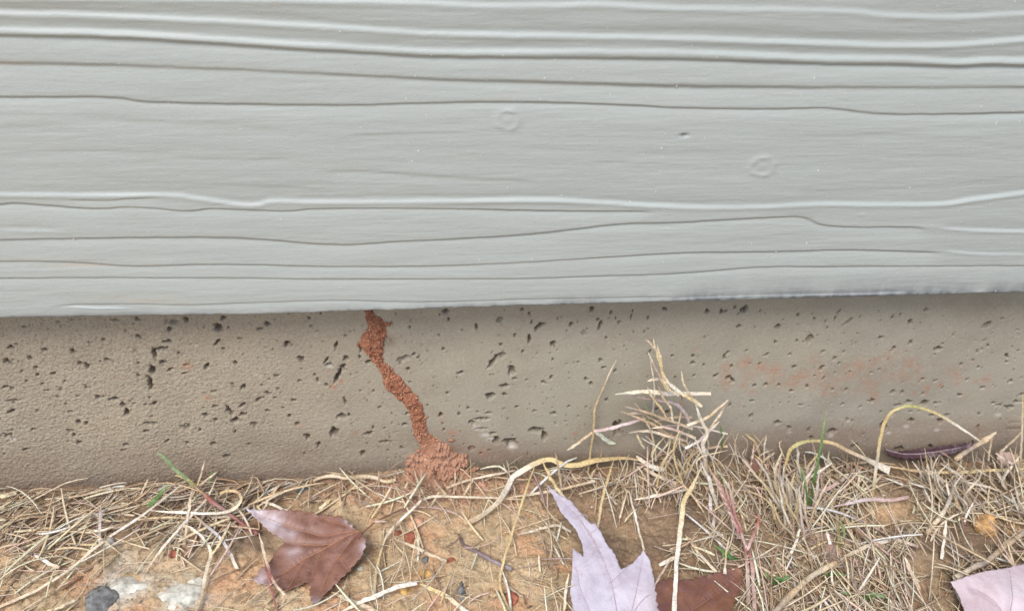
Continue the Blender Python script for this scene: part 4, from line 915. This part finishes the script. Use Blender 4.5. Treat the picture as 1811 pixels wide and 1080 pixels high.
plant('green_weed', 'small green weed at the bottom under the pale slanting twig', 'weed', (1470, 1022),
      [([(1452 + 14 * k, 1003 + (k * 9) % 14, .012), (1462 + 5 * k, 1014, .010), (1468, 1025, .004)], 'g', 6, [GRN, DGRN]) for k in range(4)])
plant('green_weed', 'spreading green weed nearest the photo bottom among dead stems', 'weed', (1530, 1056),
      [([(1486 + 22 * k, 1046 + (k * 11) % 16, .012), (1508 + 10 * k, 1052, .010), (1530, 1062, .004)], 'g', 6, [LGRN, GRN, DGRN]) for k in range(5)])
plant('green_weed', 'tiny green weed above the rust-brown leaf', 'weed', (1295, 982),
      [([(1262 + 16 * k, 962 + k * 6, .010), (1280, 975 + k * 3, .009), (1306, 990, .004)], 'g', 6, [GRN, GRN, DGRN]) for k in range(3)])
plant('red_seedhead', 'reddish dead grass stem with forked seed head beside the rust-brown leaf', 'grass stem', (1328, 1085),
      [([(1262, 838, .034), (1280, 872, .030), (1296, 912, .026), (1312, 945, .020), (1320, 975, .014)], 'g', 6, [PINK, RED, RED, RED], {}, 'stem'),
       ([(1288, 852, .034), (1297, 895, .028), (1309, 935, .022), (1320, 968, .016)], 'g', 6, [PINK, RED, PINK], {}, 'stem'),
       ([(1344, 908, .026), (1336, 938, .022), (1322, 972, .015)], 'g', 6, [(.5, .2, .14), RED, PINK], {}, 'stem'),
       ([(1318, 968, .015), (1322, 1010, .010), (1323, 1066, .006)], 'g', 8, [RED, PINK, PINK], {}, 'stem'),
       ([(1326, 972, .015), (1332, 1020, .010), (1335, 1084, .006)], 'g', 8, [RED, PINK, PINK], {}, 'stem')] +
      [([(1262 + 6 * k, 842 + 15 * k, .036), (1272 + 6 * k, 856 + 15 * k, .032), (1276 + 6 * k, 868 + 15 * k, .028)], 'g', 6, [PINK, RED], {}, 'seed') for k in range(6)])
# arches and canes on the right
stalk('arched_stalk', 'tall yellow stalk arching high across the concrete at the right', D_, [(1735, 781), (1694, 753), (1656, 731), (1620, 719), (1592, 721), (1573, 732), (1560, 760), (1552, 810), (1547, 845), (1541, 881), (1524, 955)], 'v38', 7, [PALE, WHT, YEL, OLV, YEL, YEL, WHT, YEL, GOLD, GOLD], n=60, tip=.7)
stalk('arched_stalk', 'low arched stalk with a thick cut end left of the purple leaf', D_, [(1385, 850), (1392, 809), (1407, 787), (1440, 779), (1473, 784), (1496, 795), (1529, 810), (1572, 832)], 'v24', 8, [TAN, YEL, OLV, GOLD, TAN, PALE, WHT], n=50, basew=2.2, tip=.6)
stalk('dry_stalk', 'white upright straw just left of the tall green blade', D_, [(1409, 780), (1411, 812), (1410, 850)], 'v', 5.5, [WHT, WHT, PALE])
stalk('cane', 'thick grey-brown cane lying above the pale pink corner leaf', 'cane', [(1815, 938, .010), (1782, 962, .010), (1747, 990, .012), (1720, 1004, .012), (1688, 1022, .010)], 'g', 12, [GREY, TAN, GREY, PALE], flat=.8, tip=.7)
stalk('cane', 'long grey cane slanting up from the bottom edge near the green weeds', 'cane', [(1366, 1086, .010), (1392, 1058, .012), (1420, 1031, .013), (1448, 1010, .013), (1478, 995, .013)], 'g', 13, [GREY, TAN, PALE, TAN], flat=.8, tip=.8)
stalk('dry_stalk', 'pale stalk continuing the grey cane up to the bare clay patch', D_, [(1482, 992, .013), (1510, 976, .012), (1540, 963, .011), (1582, 953, .008)], 'g', 8, [TAN, PALE, WHT])
stalk('dry_stalk', 'short twisted whitish straw at the end of the slanting stalk', D_, [(1570, 946, .010), (1592, 955, .010), (1624, 966, .006)], 'g', 7, [WHT, PALE, PINK])
stalk('dry_stalk', 'long pinkish stalk lying level above the bare clay patch', D_, [(1470, 896, .010), (1505, 889, .011), (1541, 882, .012), (1575, 884, .010), (1608, 878, .008)], 'g', 8, [PINK, LIL, PINK, PINK])
stalk('dry_stalk', 'salmon straw slanting up from behind the green sprout', D_, [(1435, 886, .008), (1456, 868, .010), (1478, 856, .012), (1504, 838, .012)], 'g', 8, [(.6, .36, .28), PINK, GREY])
stalk('dry_stalk', 'yellow stalk lying level along the wall foot at the right', D_, [(1560, 822, .010), (1595, 828, .011), (1630, 834, .012), (1707, 834, .012), (1760, 831, .012), (1820, 828, .010)], 'g', 7, [TAN, GOLD, YEL, YEL])
stalk('dry_stalk', 'cream short stalk standing right of the bare clay patch', D_, [(1674, 920, .016), (1671, 945, .010), (1665, 988, .004)], 'g', 6.5, [PALE, WHT, WHT])
stalk('dry_stalk', 'thin dark brown curved stem right of the bare clay patch', D_, [(1684, 868, .018), (1692, 890, .016), (1700, 915, .012), (1709, 948, .004)], 'g', 5, [GOLD, BRN, BRN])
stalk('dry_stalk', 'grey crooked stem curving beside the thin dark brown one', D_, [(1690, 846, .018), (1681, 880, .016), (1668, 905, .012), (1654, 924, .008), (1638, 944, .004)], 'g', 10, [GREY, GREY, PALE, TAN], flat=.7)
stalk('dry_stalk', 'upright pair of pale straws at right, left one', D_, [(1673, 845, .022), (1677, 870, .018), (1681, 892, .012)], 'g', 5, [PALE, WHT])
stalk('dry_stalk', 'thin white straw below the orange pebbles', D_, [(1722, 886, .014), (1712, 905, .010), (1706, 922, .006)], 'g', 5, [LIL, WHT])
stalk('dry_stalk', 'white straw crossing the yellow level stalk at the right edge', D_, [(1802, 808, .020), (1785, 830, .016), (1767, 852, .010)], 'g', 5.5, [PALE, WHT])
stalk('dry_stalk', 'upright thin stalk at the right edge of the picture', D_, [(1809, 695), (1808, 749), (1806, 800), (1806, 840)], 'v', 5, [YEL, PALE, TAN])
stalk('cane', 'short thick broken cane leading up to the high arched stalk', 'cane', [(1762, 764), (1742, 778), (1722, 790), (1690, 812)], 'v30', 12, [PALE, TAN, GREY, TAN], flat=.7, tip=.4)
stalk('dry_stalk', 'frayed straw splinter sticking up beside the broken cane', D_, [(1756, 768), (1752, 785), (1748, 815)], 'v26', 5, [TAN, PALE])
stalk('dry_stalk', 'thin reddish stem standing above the broken cane', D_, [(1727, 752), (1733, 768), (1740, 784)], 'v16', 3.5, [BRN, TAN])
stalk('dry_stalk', 'straw slanting up right towards the right edge by the wall', D_, [(1808, 762), (1785, 785), (1768, 800)], 'v14', 5, [TAN, PALE])
stalk('dry_stalk', 'golden stalk hanging straight below the high arched stalk, in the litter', D_, [(1512, 808, .012), (1520, 840, .012), (1514, 872, .005)], 'g', 5.5, [PINK, PALE])
stalk('dry_stalk', 'grey straw rising from the right of the clay patch to the wall', D_, [(1560, 838, .010), (1545, 855, .008), (1524, 868, .004)], 'g', 6, [GREY, PALE])
stalk('dry_stalk', 'tan straw standing right of the green sprout, bent left at top', D_, [(1376, 845, .012), (1396, 868, .010), (1408, 900, .009), (1414, 940, .004)], 'g', 7, [PALE, YEL, TAN])
stalk('dry_stalk', 'curved cream straw left of the green sprout', D_, [(1420, 918, .014), (1412, 945, .012), (1400, 975, .009), (1374, 1008, .004)], 'g', 6, [PALE, WHT, PALE])
stalk('dry_stalk', 'small white seed husk beside the green sprout', 'husk', [(1462, 938, .012), (1465, 950, .012), (1468, 962, .010)], 'g', 7, [WHT, WHT])
stalk('dry_stalk', 'thin white curved straw at the bottom right of the cane', D_, [(1471, 1004, .014), (1472, 1025, .012), (1477, 1044, .008)], 'g', 4.5, [WHT, PALE])
stalk('dry_stalk', 'tan straw leaning below the pale slanting stalk at the bottom', D_, [(1556, 968, .014), (1568, 1000, .012), (1582, 1036, .006)], 'g', 6, [TAN, PALE])
stalk('dry_stalk', 'broad tan straw pointing down near the bottom right', D_, [(1600, 985, .014), (1612, 1012, .012), (1626, 1042, .006)], 'g', 8, [PALE, TAN])
stalk('dry_stalk', 'thick pale straw end rising from the bottom edge', D_, [(1572, 1058, .012), (1577, 1068, .010), (1582, 1086, .006)], 'g', 9, [WHT, PALE])
stalk('dry_stalk', 'straw bridging over the pale pink corner leaf edge', D_, [(1774, 978, .014), (1785, 990, .014), (1794, 1002, .014)], 'g', 5, [WHT, TAN])
stalk('dry_stalk', 'slanting straw over dark hollow left of the green sprout at the wall', D_, [(1370, 800, .014), (1350, 815, .012), (1332, 842, .006)], 'g', 5, [PALE, TAN])

# the dry clump that leans on the wall
main = [([(1155, 598), (1159, 614), (1169, 647), (1182, 685), (1200, 700)], 'v30', 5, [PALE, YEL, PALE]),
        ([(1162, 609), (1168, 636), (1173, 667), (1184, 692)], 'v30', 6, [PALE, YEL, PALE]),
        ([(1146, 623), (1158, 648), (1170, 672), (1180, 690)], 'v30', 4.5, [PALE, PINK, YEL]),
        ([(1142, 600), (1152, 610), (1160, 618)], 'v30', 4, [TAN, PALE]),
        ([(1173, 664), (1190, 684), (1208, 696), (1226, 708), (1241, 718)], 'v30', 8, [PALE, WHT, YEL, PALE], {'flat': .45}, 'stem'),
        ([(1088, 697), (1118, 694), (1146, 692), (1180, 696), (1205, 695), (1257, 696)], 'v24', 9, [(.55, .56, .46), PALE, WHT, PALE], {'flat': .2}),
        ([(1108, 699), (1154, 705), (1195, 715), (1212, 732), (1222, 752)], 'v20', 7, [GREY, PINK, LIL, PINK]),
        ([(1230, 713), (1238, 738), (1250, 765), (1243, 784), (1247, 808), (1246, 840)], 'v30', 8, [WHT, PALE, WHT, PALE], {}, 'stem'),
        ([(1240, 818), (1256, 853), (1266, 889), (1276, 906), (1296, 929)], 'v52', 8, [WHT, WHT, PALE, PINK]),
        ([(1205, 655), (1208, 676), (1218, 694), (1230, 712)], 'v30', 4, [PALE, TAN]),
        ([(1145, 684), (1152, 700), (1168, 720), (1180, 742)], 'v26', 5, [PALE, YEL, TAN]),
        ([(1164, 682), (1174, 705), (1186, 722), (1190, 745)], 'v26', 4.5, [TAN, PALE]),
        ([(1145, 674), (1160, 670), (1172, 672)], 'v24', 6, [PALE, GREY]),
        ([(1104, 718), (1140, 728), (1190, 745), (1225, 758)], 'v16', 6, [GREY, TAN, PALE]),
        ([(1152, 757), (1175, 755), (1200, 762), (1230, 775)], 'v20', 6, [PALE, PINK, PALE]),
        ([(1112, 765), (1140, 762), (1170, 768), (1215, 780)], 'v18', 6, [GREY, PALE, PINK]),
        ([(1288, 707), (1268, 724), (1250, 738), (1215, 752)], 'v22', 6, [PALE, TAN, PALE]),
        ([(1285, 705), (1275, 730), (1262, 748), (1245, 775)], 'v22', 5, [GREY, PALE, TAN]),
        ([(1272, 745), (1255, 762), (1235, 780), (1212, 792)], 'v26', 6.5, [PALE, LIL, WHT]),
        ([(1224, 768), (1236, 790), (1246, 812), (1252, 835)], 'v34', 5, [WHT, PALE, TAN]),
        ([(1136, 735), (1150, 760), (1158, 790), (1160, 815)], 'v20', 4, [TAN, PALE]),
        ([(1126, 766), (1130, 778), (1140, 792)], 'v22', 5, [YEL, PALE]),
        ([(1205, 690), (1206, 715), (1202, 742), (1198, 760)], 'v18', 4, [BRN, TAN, PALE])]
r_ = np.random.default_rng(5)
for k in range(100):
    a0 = r_.uniform(1150, 1390); b0 = r_.uniform(805, 860)
    L = r_.uniform(35, 105); th = r_.normal(1.62, .38); cv = r_.normal(0, 9)
    tipp = (a0 + L * math.cos(th) * 1.1, b0 - L * abs(math.sin(th)))
    if tipp[1] < 752 + abs(tipp[0] - 1235) * .12: continue
    mid = ((a0 + tipp[0]) / 2 + cv, (b0 + tipp[1]) / 2 - 4)
    cset = [PALE, TAN, YEL, PINK, WHT, GREY, GOLD][r_.integers(7)]; c2_ = [PALE, TAN, YEL, WHT][r_.integers(4)]
    main.append(([tipp, mid, (a0, b0)], 'v%d' % r_.integers(8, 40), r_.uniform(1.8, 4.2), [c2_, cset], {'n': 12}))
for k in range(7):
    a0 = r_.uniform(1130, 1290); b0 = r_.uniform(735, 800); L = r_.uniform(30, 80); th = r_.normal(0.1, .5)
    main.append(([(a0 - L * math.cos(th), b0 - L * math.sin(th)), (a0, b0 - r_.uniform(0, 10)), (a0 + L * math.cos(th), b0 + L * math.sin(th) + 6)], 'v%d' % r_.integers(8, 34), r_.uniform(3.5, 6.5), [[PALE, PINK, GREY, TAN][r_.integers(4)], [PALE, WHT, TAN][r_.integers(3)]], {'n': 12}))
plant('grass_clump', 'bristling clump of dead cream-coloured grass leaning up against the concrete', 'dead grass', (1248, 845), main)
r_ = np.random.default_rng(9)
more = []
for k in range(60):
    a0 = r_.uniform(1370, 1440); b0 = r_.uniform(850, 960); L = r_.uniform(40, 110); th = r_.normal(1.7, .3)
    tipp = (a0 + L * math.cos(th), b0 - L * math.sin(th) * .9); mid = ((a0 + tipp[0]) / 2 + r_.normal(0, 7), (b0 + tipp[1]) / 2)
    if tipp[1] < 795: continue
    more.append(([tipp, mid, (a0, b0)], 'v', r_.uniform(3.5, 6.5), [[PALE, WHT, YEL][r_.integers(3)], [PALE, TAN, PINK, GREY][r_.integers(4)]], {'n': 12}))
plant('grass_clump', 'upright tuft of pale dead grass around the green sprout', 'dead grass', (1405, 940), more)
more = []
for k in range(60):
    a0 = r_.uniform(1640, 1850); b0 = r_.uniform(850, 930); L = r_.uniform(40, 100); th = r_.normal(1.7, .5)
    tipp = (a0 + L * math.cos(th), b0 - L * abs(math.sin(th)) * .8); mid = ((a0 + tipp[0]) / 2 + r_.normal(0, 9), (b0 + tipp[1]) / 2)
    if tipp[1] < 790: continue
    more.append(([tipp, mid, (a0, b0)], 'v', r_.uniform(3, 5.5), [[PALE, WHT, GREY][r_.integers(3)], [GREY, TAN, BRN, PALE][r_.integers(4)]], {'n': 12}))
plant('grass_clump', 'greyish dead grass tuft at the right edge under the broken cane', 'dead grass', (1740, 900), more)


# ------------------------------------------------------------------ leaves
def leaf(name, label, outline, veins, mat, vmat, h, tilt, curl, stem=None, pale_and_sheen=(), serr=1.6, stem_mat=None, ridge=.0010, seed=1, wave=.0022):
    r = np.random.default_rng(seed)
    px0 = np.mean([p[0] for p in outline]); py0 = np.mean([p[1] for p in outline])
    c0 = on_g(px0, py0, h); nrm = np.array([tilt[0], tilt[1], 1.0]); nrm /= np.linalg.norm(nrm)
    e1 = np.cross([0, 1.0, 0], nrm); e1 /= np.linalg.norm(e1); e2 = np.cross(nrm, e1)
    def flat(pts):
        W = on_plane([p[0] for p in pts], [p[1] for p in pts], c0, nrm) - c0
        return np.stack([W @ e1, W @ e2], -1)
    B = flat(outline); nb_ = len(B); bd = []
    for k in range(nb_):
        a, b_ = B[k], B[(k + 1) % nb_]; L = np.linalg.norm(b_ - a); m = max(2, int(L / .0011))
        nn = np.array([-(b_ - a)[1], (b_ - a)[0]]) / (L + 1e-9)
        for q in range(m):
            t = q / m; off = 0 if q == 0 else r.normal(0, .00012) * serr + .00022 * serr * (1 if (q % 4) < 2 else -1) * min(1, L / .008)
            bd.append(a + (b_ - a) * t + nn * off)
    bd = np.array(bd); lo, hi = bd.min(0), bd.max(0)
    gx, gy = np.meshgrid(np.arange(lo[0], hi[0], .0009), np.arange(lo[1], hi[1], .0009), indexing='ij')
    inner_ = np.stack([gx.ravel(), gy.ravel()], -1) + r.uniform(-.0002, .0002, (gx.size, 2))
    # inside test
    x, y = inner_[:, 0], inner_[:, 1]; ins = np.zeros(len(x), bool); j = len(bd) - 1
    for i_ in range(len(bd)):
        xi, yi = bd[i_]; xj, yj = bd[j]
        hit = ((yi > y) != (yj > y)) & (x < (xj - xi) * (y - yi) / (yj - yi + 1e-15) + xi); ins ^= hit; j = i_
    inner_ = inner_[ins]
    dmin = np.min(np.linalg.norm(inner_[:, None] - bd[None], axis=2), axis=1); inner_ = inner_[dmin > .0005]
    pts = [Vector(p) for p in np.vstack([bd, inner_])]
    co, _, fc, *_ = delaunay_2d_cdt(pts, [(i_, (i_ + 1) % len(bd)) for i_ in range(len(bd))], [], 1, 1e-7)
    co = np.array([tuple(p) for p in co]); fc = np.array([f for f in fc if len(f) == 3])
    VL = [flat(catmull(np.array(v_, float), 24)) for v_ in veins]
    vb = [] ; allv = np.vstack(VL) if VL else np.zeros((1, 2)) + 9
    size = np.linalg.norm(hi - lo)

    def height(P):
        d = np.min(np.linalg.norm(P[:, None] - allv[None], axis=2), axis=1)
        hgt = -ridge * np.exp(-(d / .0022) ** 2) + curl[0] * P[:, 0] ** 2 + curl[1] * P[:, 1] ** 2
        return hgt + wave * fbm(P[:, 0] * 38, P[:, 1] * 38, 2, seed * 3.3) + .0003 * fbm(P[:, 0] * 260, P[:, 1] * 260, 2, seed)

    def w3(P, z): return c0 + P[:, :1] * e1 + P[:, 1:] * e2 + z[:, None] * nrm
    top = w3(co, height(co)); n = len(top)
    # keep it above the soil
    top[:, 2] = np.maximum(top[:, 2], ground_z(top[:, 0], top[:, 1]) + .0012)
    pale_sheen_v = np.zeros(n)
    for (tx_, ty_, rad, am) in pale_and_sheen:
        q = flat([(tx_, ty_)])[0]; pale_sheen_v = np.maximum(pale_sheen_v, am * np.exp(-(np.linalg.norm(co - q, axis=1) / (rad * PXM)) ** 2))
    pale_sheen_v = np.clip(pale_sheen_v * (1 + .6 * fbm(co[:, 0] * 300, co[:, 1] * 300, 3, 2)), 0, 1)
    e_ = empty(name, c0.tolist()); tag(e_, label, 'leaf')
    bot = top - nrm * .00022
    ed = {}
    for f in fc:
        for a, b_ in ((f[0], f[1]), (f[1], f[2]), (f[2], f[0])): ed[(a, b_)] = 1
    side_ = [(a, b_) for (a, b_) in ed if (b_, a) not in ed]
    tri = [tuple(f) for f in fc] + [(f[2] + n, f[1] + n, f[0] + n) for f in fc]
    for a, b_ in side_: tri += [(b_, a, a + n), (b_, a + n, b_ + n)]
    mesh_np('blade', np.vstack([top, bot]) - c0, tri, mat, e_, attrs={'tip': np.r_[pale_sheen_v, pale_sheen_v]})
    for q, vl in enumerate(VL):
        z = height(vl); P = w3(vl, z + .0002); P[:, 2] = np.maximum(P[:, 2], ground_z(P[:, 0], P[:, 1]) + .0014)
        V, Fc, _ = blade_geom(P[::-1], .00022 if q else .00032, (1, 1, 1), n=24, flat=.8, tip=.3)
        mesh_np('vein', V - c0, Fc, vmat, e_)
    if stem:
        P = stalk_points(stem[0], 'g'); V, Fc, Cc = blade_geom(P, stem[1] * PXM / 2, stem[2], n=34, flat=.9, tip=.7)
        mesh_np('leaf_stalk', V - c0, Fc, M_STRAW, e_, col=Cc)
    return e_


leaf('maple_leaf', 'glossy red-brown maple leaf with whitish upper left tip lying on bare clay',
     [(441, 912), (470, 909), (490, 908), (530, 908), (575, 914), (605, 921), (632, 942), (641, 949), (650, 962), (651, 975), (641, 992), (622, 1010), (600, 1033), (580, 1050), (569, 1064), (556, 1078), (549, 1056), (548, 1026), (528, 1036), (504, 1044), (486, 1036), (460, 1034), (449, 1026), (462, 1008), (478, 994), (486, 978), (500, 964), (505, 957), (478, 942), (462, 928)],
     [[(637, 946), (590, 962), (540, 985), (500, 1012), (462, 1028)], [(637, 946), (600, 985), (578, 1018), (558, 1068)], [(637, 946), (580, 947), (520, 935), (455, 914)], [(637, 946), (595, 928), (565, 916)], [(590, 962), (540, 962), (508, 960)], [(540, 985), (525, 1010), (508, 1040)], [(600, 985), (612, 1005), (618, 1010)], [(570, 970), (556, 1000), (549, 1020)]],
     M_LEAF_RED, M_VEIN_O, .0065, (-.10, -.12), (3, 4.0), stem=([(638, 945, .009), (650, 934, .009), (665, 922, .008), (691, 909, .007), (715, 899, .006), (734, 896, .006), (768, 897, .007), (790, 902, .007), (808, 909, .005), (828, 924, .003)], 4.2, [BRN, BRN, (.26, .14, .11), PINK, PINK, TAN]),
     pale_and_sheen=((450, 915, 34, 1.0), (478, 928, 26, .9), (500, 945, 16, .6), (617, 927, 8, .7), (628, 936, 8, .8), (455, 1030, 24, .6), (517, 945, 14, .45), (560, 1068, 14, .5), (520, 975, 16, .35), (648, 975, 12, .5)), seed=3, wave=.003, ridge=.0011)  # pale upper left lobe; bluish white sheen spots are painted into the colour
leaf('maple_leaf', 'pale lilac maple leaf with a long pointed lobe standing up at the bottom centre',
     [(967, 859), (985, 872), (1010, 886), (1030, 910), (1045, 926), (1053, 925), (1062, 938), (1072, 960), (1087, 978), (1098, 1006), (1120, 995), (1138, 973), (1149, 990), (1156, 1020), (1161, 1043), (1190, 1046), (1180, 1080), (1160, 1120), (1100, 1150), (1050, 1140), (1015, 1090), (1008, 1045), (1012, 1010), (1013, 968), (1032, 984), (1030, 962), (1018, 935), (992, 906), (982, 885)],
     [[(1092, 1140), (1088, 1060), (1065, 985), (1030, 925), (985, 878)], [(1105, 1130), (1122, 1060), (1132, 1010), (1138, 980)], [(1060, 1120), (1030, 1050), (1018, 1000)], [(1072, 1000), (1050, 960), (1040, 935)], [(1078, 1030), (1096, 1015), (1110, 1003)], [(1040, 945), (1055, 935), (1060, 932)], [(1020, 915), (1032, 910), (1040, 915)], [(1112, 1095), (1135, 1062), (1158, 1045)]],
     M_LEAF_LILAC, M_VEIN_D, .013, (-.05, -.42), (.6, 0.5), pale_and_sheen=((1130, 1065, 30, .8),), seed=5, ridge=.0005, wave=.0008, serr=.7)  # white sheen low on the leaf is painted into its colour
leaf('brown_leaf', 'dark rust-brown leaf half hidden right of the lilac leaf at the bottom',
     [(1158, 1030), (1182, 1022), (1215, 1026), (1240, 1018), (1275, 1010), (1312, 1004), (1312, 1030), (1300, 1060), (1285, 1100), (1220, 1120), (1168, 1105), (1160, 1060)],
     [[(1180, 1110), (1220, 1080), (1265, 1050), (1305, 1015)], [(1230, 1070), (1240, 1040), (1250, 1020)]],
     M_LEAF_RUST, plain('rust_vein', (.24, .11, .08), .5, .2), .006, (.05, -.15), (2.0, 2.0), seed=8, serr=2.4)
leaf('pink_leaf', 'large smooth pale pink leaf with curled edge in the bottom right corner',
     [(1681, 1028), (1705, 1020), (1740, 1010), (1780, 1003), (1830, 990), (1900, 1000), (1900, 1150), (1800, 1180), (1720, 1120), (1706, 1080), (1695, 1050)],
     [[(1840, 1160), (1790, 1100), (1755, 1060), (1720, 1040)], [(1790, 1100), (1788, 1040), (1786, 1005)]],
     M_LEAF_PINK, M_VEIN_D, .014, (.02, -.30), (-2.5, -3.0), pale_and_sheen=((1800, 1040, 50, .5),), seed=11, serr=.6, wave=.003)
leaf('purple_leaf', 'dark purple curled leaf tucked against the wall foot at the right',
     [(1553, 793), (1575, 800), (1600, 797), (1640, 792), (1685, 788), (1712, 786), (1705, 797), (1680, 805), (1640, 811), (1600, 812), (1572, 806)],
     [[(1560, 797), (1600, 803), (1650, 800), (1700, 792)]],
     M_LEAF_PURPLE, M_VEIN_D, .014, (.0, -.7), (6, -10), seed=14, wave=.005)
leaf('leaf_scrap', 'rusty orange leaf scrap propped on the wall behind the dry clump',
     [(1288, 758), (1296, 762), (1303, 752), (1312, 750), (1318, 762), (1312, 776), (1316, 790), (1300, 800), (1292, 782)], [],
     leaf_mat('orange_leaf', (.34, .13, .06), (.42, .18, .09), (.25, .09, .05)), M_VEIN_O, .010, (.0, -1.6), (3, 3), seed=17)
leaf('dull_leaf', 'faded pinkish leaf half buried right of the green sprout below the clay patch',
     [(1385, 918), (1410, 928), (1450, 940), (1490, 950), (1525, 955), (1548, 975), (1530, 1000), (1490, 1008), (1450, 995), (1420, 970), (1395, 945)],
     [[(1390, 922), (1440, 955), (1500, 985)]], M_LEAF_DULL, M_VEIN_D, .003, (.0, -.05), (2, 2), seed=20)
leaf('dull_leaf', 'small round faded brown leaf lying below the pale slanting stalk',
     [(1508, 992), (1530, 984), (1552, 990), (1558, 1002), (1540, 1012), (1515, 1010)], [], M_LEAF_DULL, M_VEIN_D, .005, (.1, -.1), (8, 8), seed=22)
leaf('leaf_scrap', 'small brown curled leaf scrap near the top of the litter by the clump',
     [(1330, 812), (1345, 806), (1352, 818), (1348, 836), (1334, 842), (1326, 828)], [], M_LEAF_RUST, M_VEIN_D, .012, (.0, -.7), (8, 8), seed=24)
leaf('leaf_scrap', 'tan leaf flake at the wall foot near the right edge',
     [(1762, 800), (1785, 798), (1800, 806), (1796, 822), (1772, 824)], [], M_LEAF_DULL, M_VEIN_D, .014, (.0, -.7), (8, 8), seed=26)


# ------------------------------------------------------------------ stones
def stone(label, px, py, rx, ry, kind, seed, lift=.2):
    r = np.random.default_rng(seed); p = on_g(px, py); q = on_g(px + rx, py); s1 = abs(q[0] - p[0]); s2 = s1 * ry / rx * 1.25
    nu, nv = 36, 20; U, Vv = np.meshgrid(np.linspace(0, 2 * math.pi, nu, endpoint=False), np.linspace(.02, math.pi - .02, nv), indexing='ij')
    d = np.stack([np.cos(U) * np.sin(Vv), np.sin(U) * np.sin(Vv), np.cos(Vv)], -1)
    pl = r.normal(0, 1, (9, 3)); pl /= np.linalg.norm(pl, axis=1, keepdims=True)
    rad = np.min(np.stack([(.80 + .1 * (k % 3)) / np.maximum(.25, d @ pl[k]) for k in range(9)]), axis=0); rad = np.minimum(rad, 1.12)
    P = d * rad[..., None] * np.array([s1, s2, min(s1, s2) * .75])
    P = P * (1 + .16 * fbm(d[..., 0] * 2.3 + seed, d[..., 1] * 2.3 + d[..., 2] * 1.9, 4, seed * 1.3, .65))[..., None]
    P = P.reshape(-1, 3); P[:, 2] += min(s1, s2) * lift
    i_, j_ = np.meshgrid(np.arange(nu), np.arange(nv - 1), indexing='ij')
    a = (i_ * nv + j_).ravel(); b_ = (((i_ + 1) % nu) * nv + j_).ravel()
    o = mesh_np('pebble', P, np.stack([a, a + 1, b_ + 1, b_], 1), M_STONES[kind]); o.location = p.tolist()
    return tag(o, label, 'pebble')


stone('dark grey angular stone at the bottom left, flecked with orange', 178, 1058, 30, 24, 'grey', 1, -.1)
stone('small brown-red stone touching the dark grey one', 160, 1052, 10, 8, 'red', 31, .1)
stone('large pale flat stone embedded right of the dark grey one', 222, 1040, 44, 26, 'pale', 2, -.42)
stone('pale whitish stone embedded in clay left of the forked straw', 320, 1053, 48, 24, 'pale', 3, -.45)
stone('small pale stone sunk in clay above the larger pale stones', 347, 1030, 16, 10, 'pale', 4, -.3)
stone('tiny bright red pebble on orange clay at the left', 137, 1024, 6, 5, 'red', 5, .3)
stone('small red pebble under the green sprig runner', 308, 980, 9, 7, 'red', 6, .2)
stone('small red pebble beside the bluish white straw', 390, 939, 6, 6, 'red', 7, .3)
stone('pale greenish pebble below the upright white straw', 194, 962, 10, 10, 'pale', 8, .2)
stone('pinkish orange pebble nearest the mud crumbs', 736, 925, 12, 9, 'pink', 9, .1)
stone('dark orange pebble, right of a touching red pair on the clay', 727, 952, 12, 9, 'red', 10, .1)
stone('small bright red pebble left of the dark orange one', 703, 943, 8, 6, 'red', 11, .2)
stone('yellow pebble on the clay right of the red-brown leaf', 755, 1014, 13, 8, 'yellow', 12, .1)
stone('amber pebble beneath the bottom bent arch', 718, 1046, 10, 12, 'yellow', 13, .1)
stone('small dark pebble right of the yellow one', 798, 993, 7, 6, 'red', 14, .2)
stone('round dark red pebble by the bottom edge left of the lilac leaf', 905, 1058, 12, 10, 'red', 15, .2)
stone('large orange pebble with red patch at the right', 1740, 930, 18, 15, 'orange', 16, .2)
stone('orange pebble nearest the right edge', 1790, 941, 15, 12, 'orange', 17, .2)
stone('tiny grey stone on the clay near the yellow pebble', 752, 990, 6, 5, 'grey', 18, .3)
stone('small black stone above the red-brown leaf', 536, 868, 10, 5, 'grey', 19, .3)
stone('white chip below the right side of the red-brown leaf', 638, 1005, 6, 4, 'pale', 20, .3)
stone('slate blue chip right of the bottom bent arch', 816, 1046, 7, 18, 'grey', 21, .1)
stone('small blue-grey chip near the round dark red pebble', 885, 1052, 9, 6, 'grey', 22, .1)
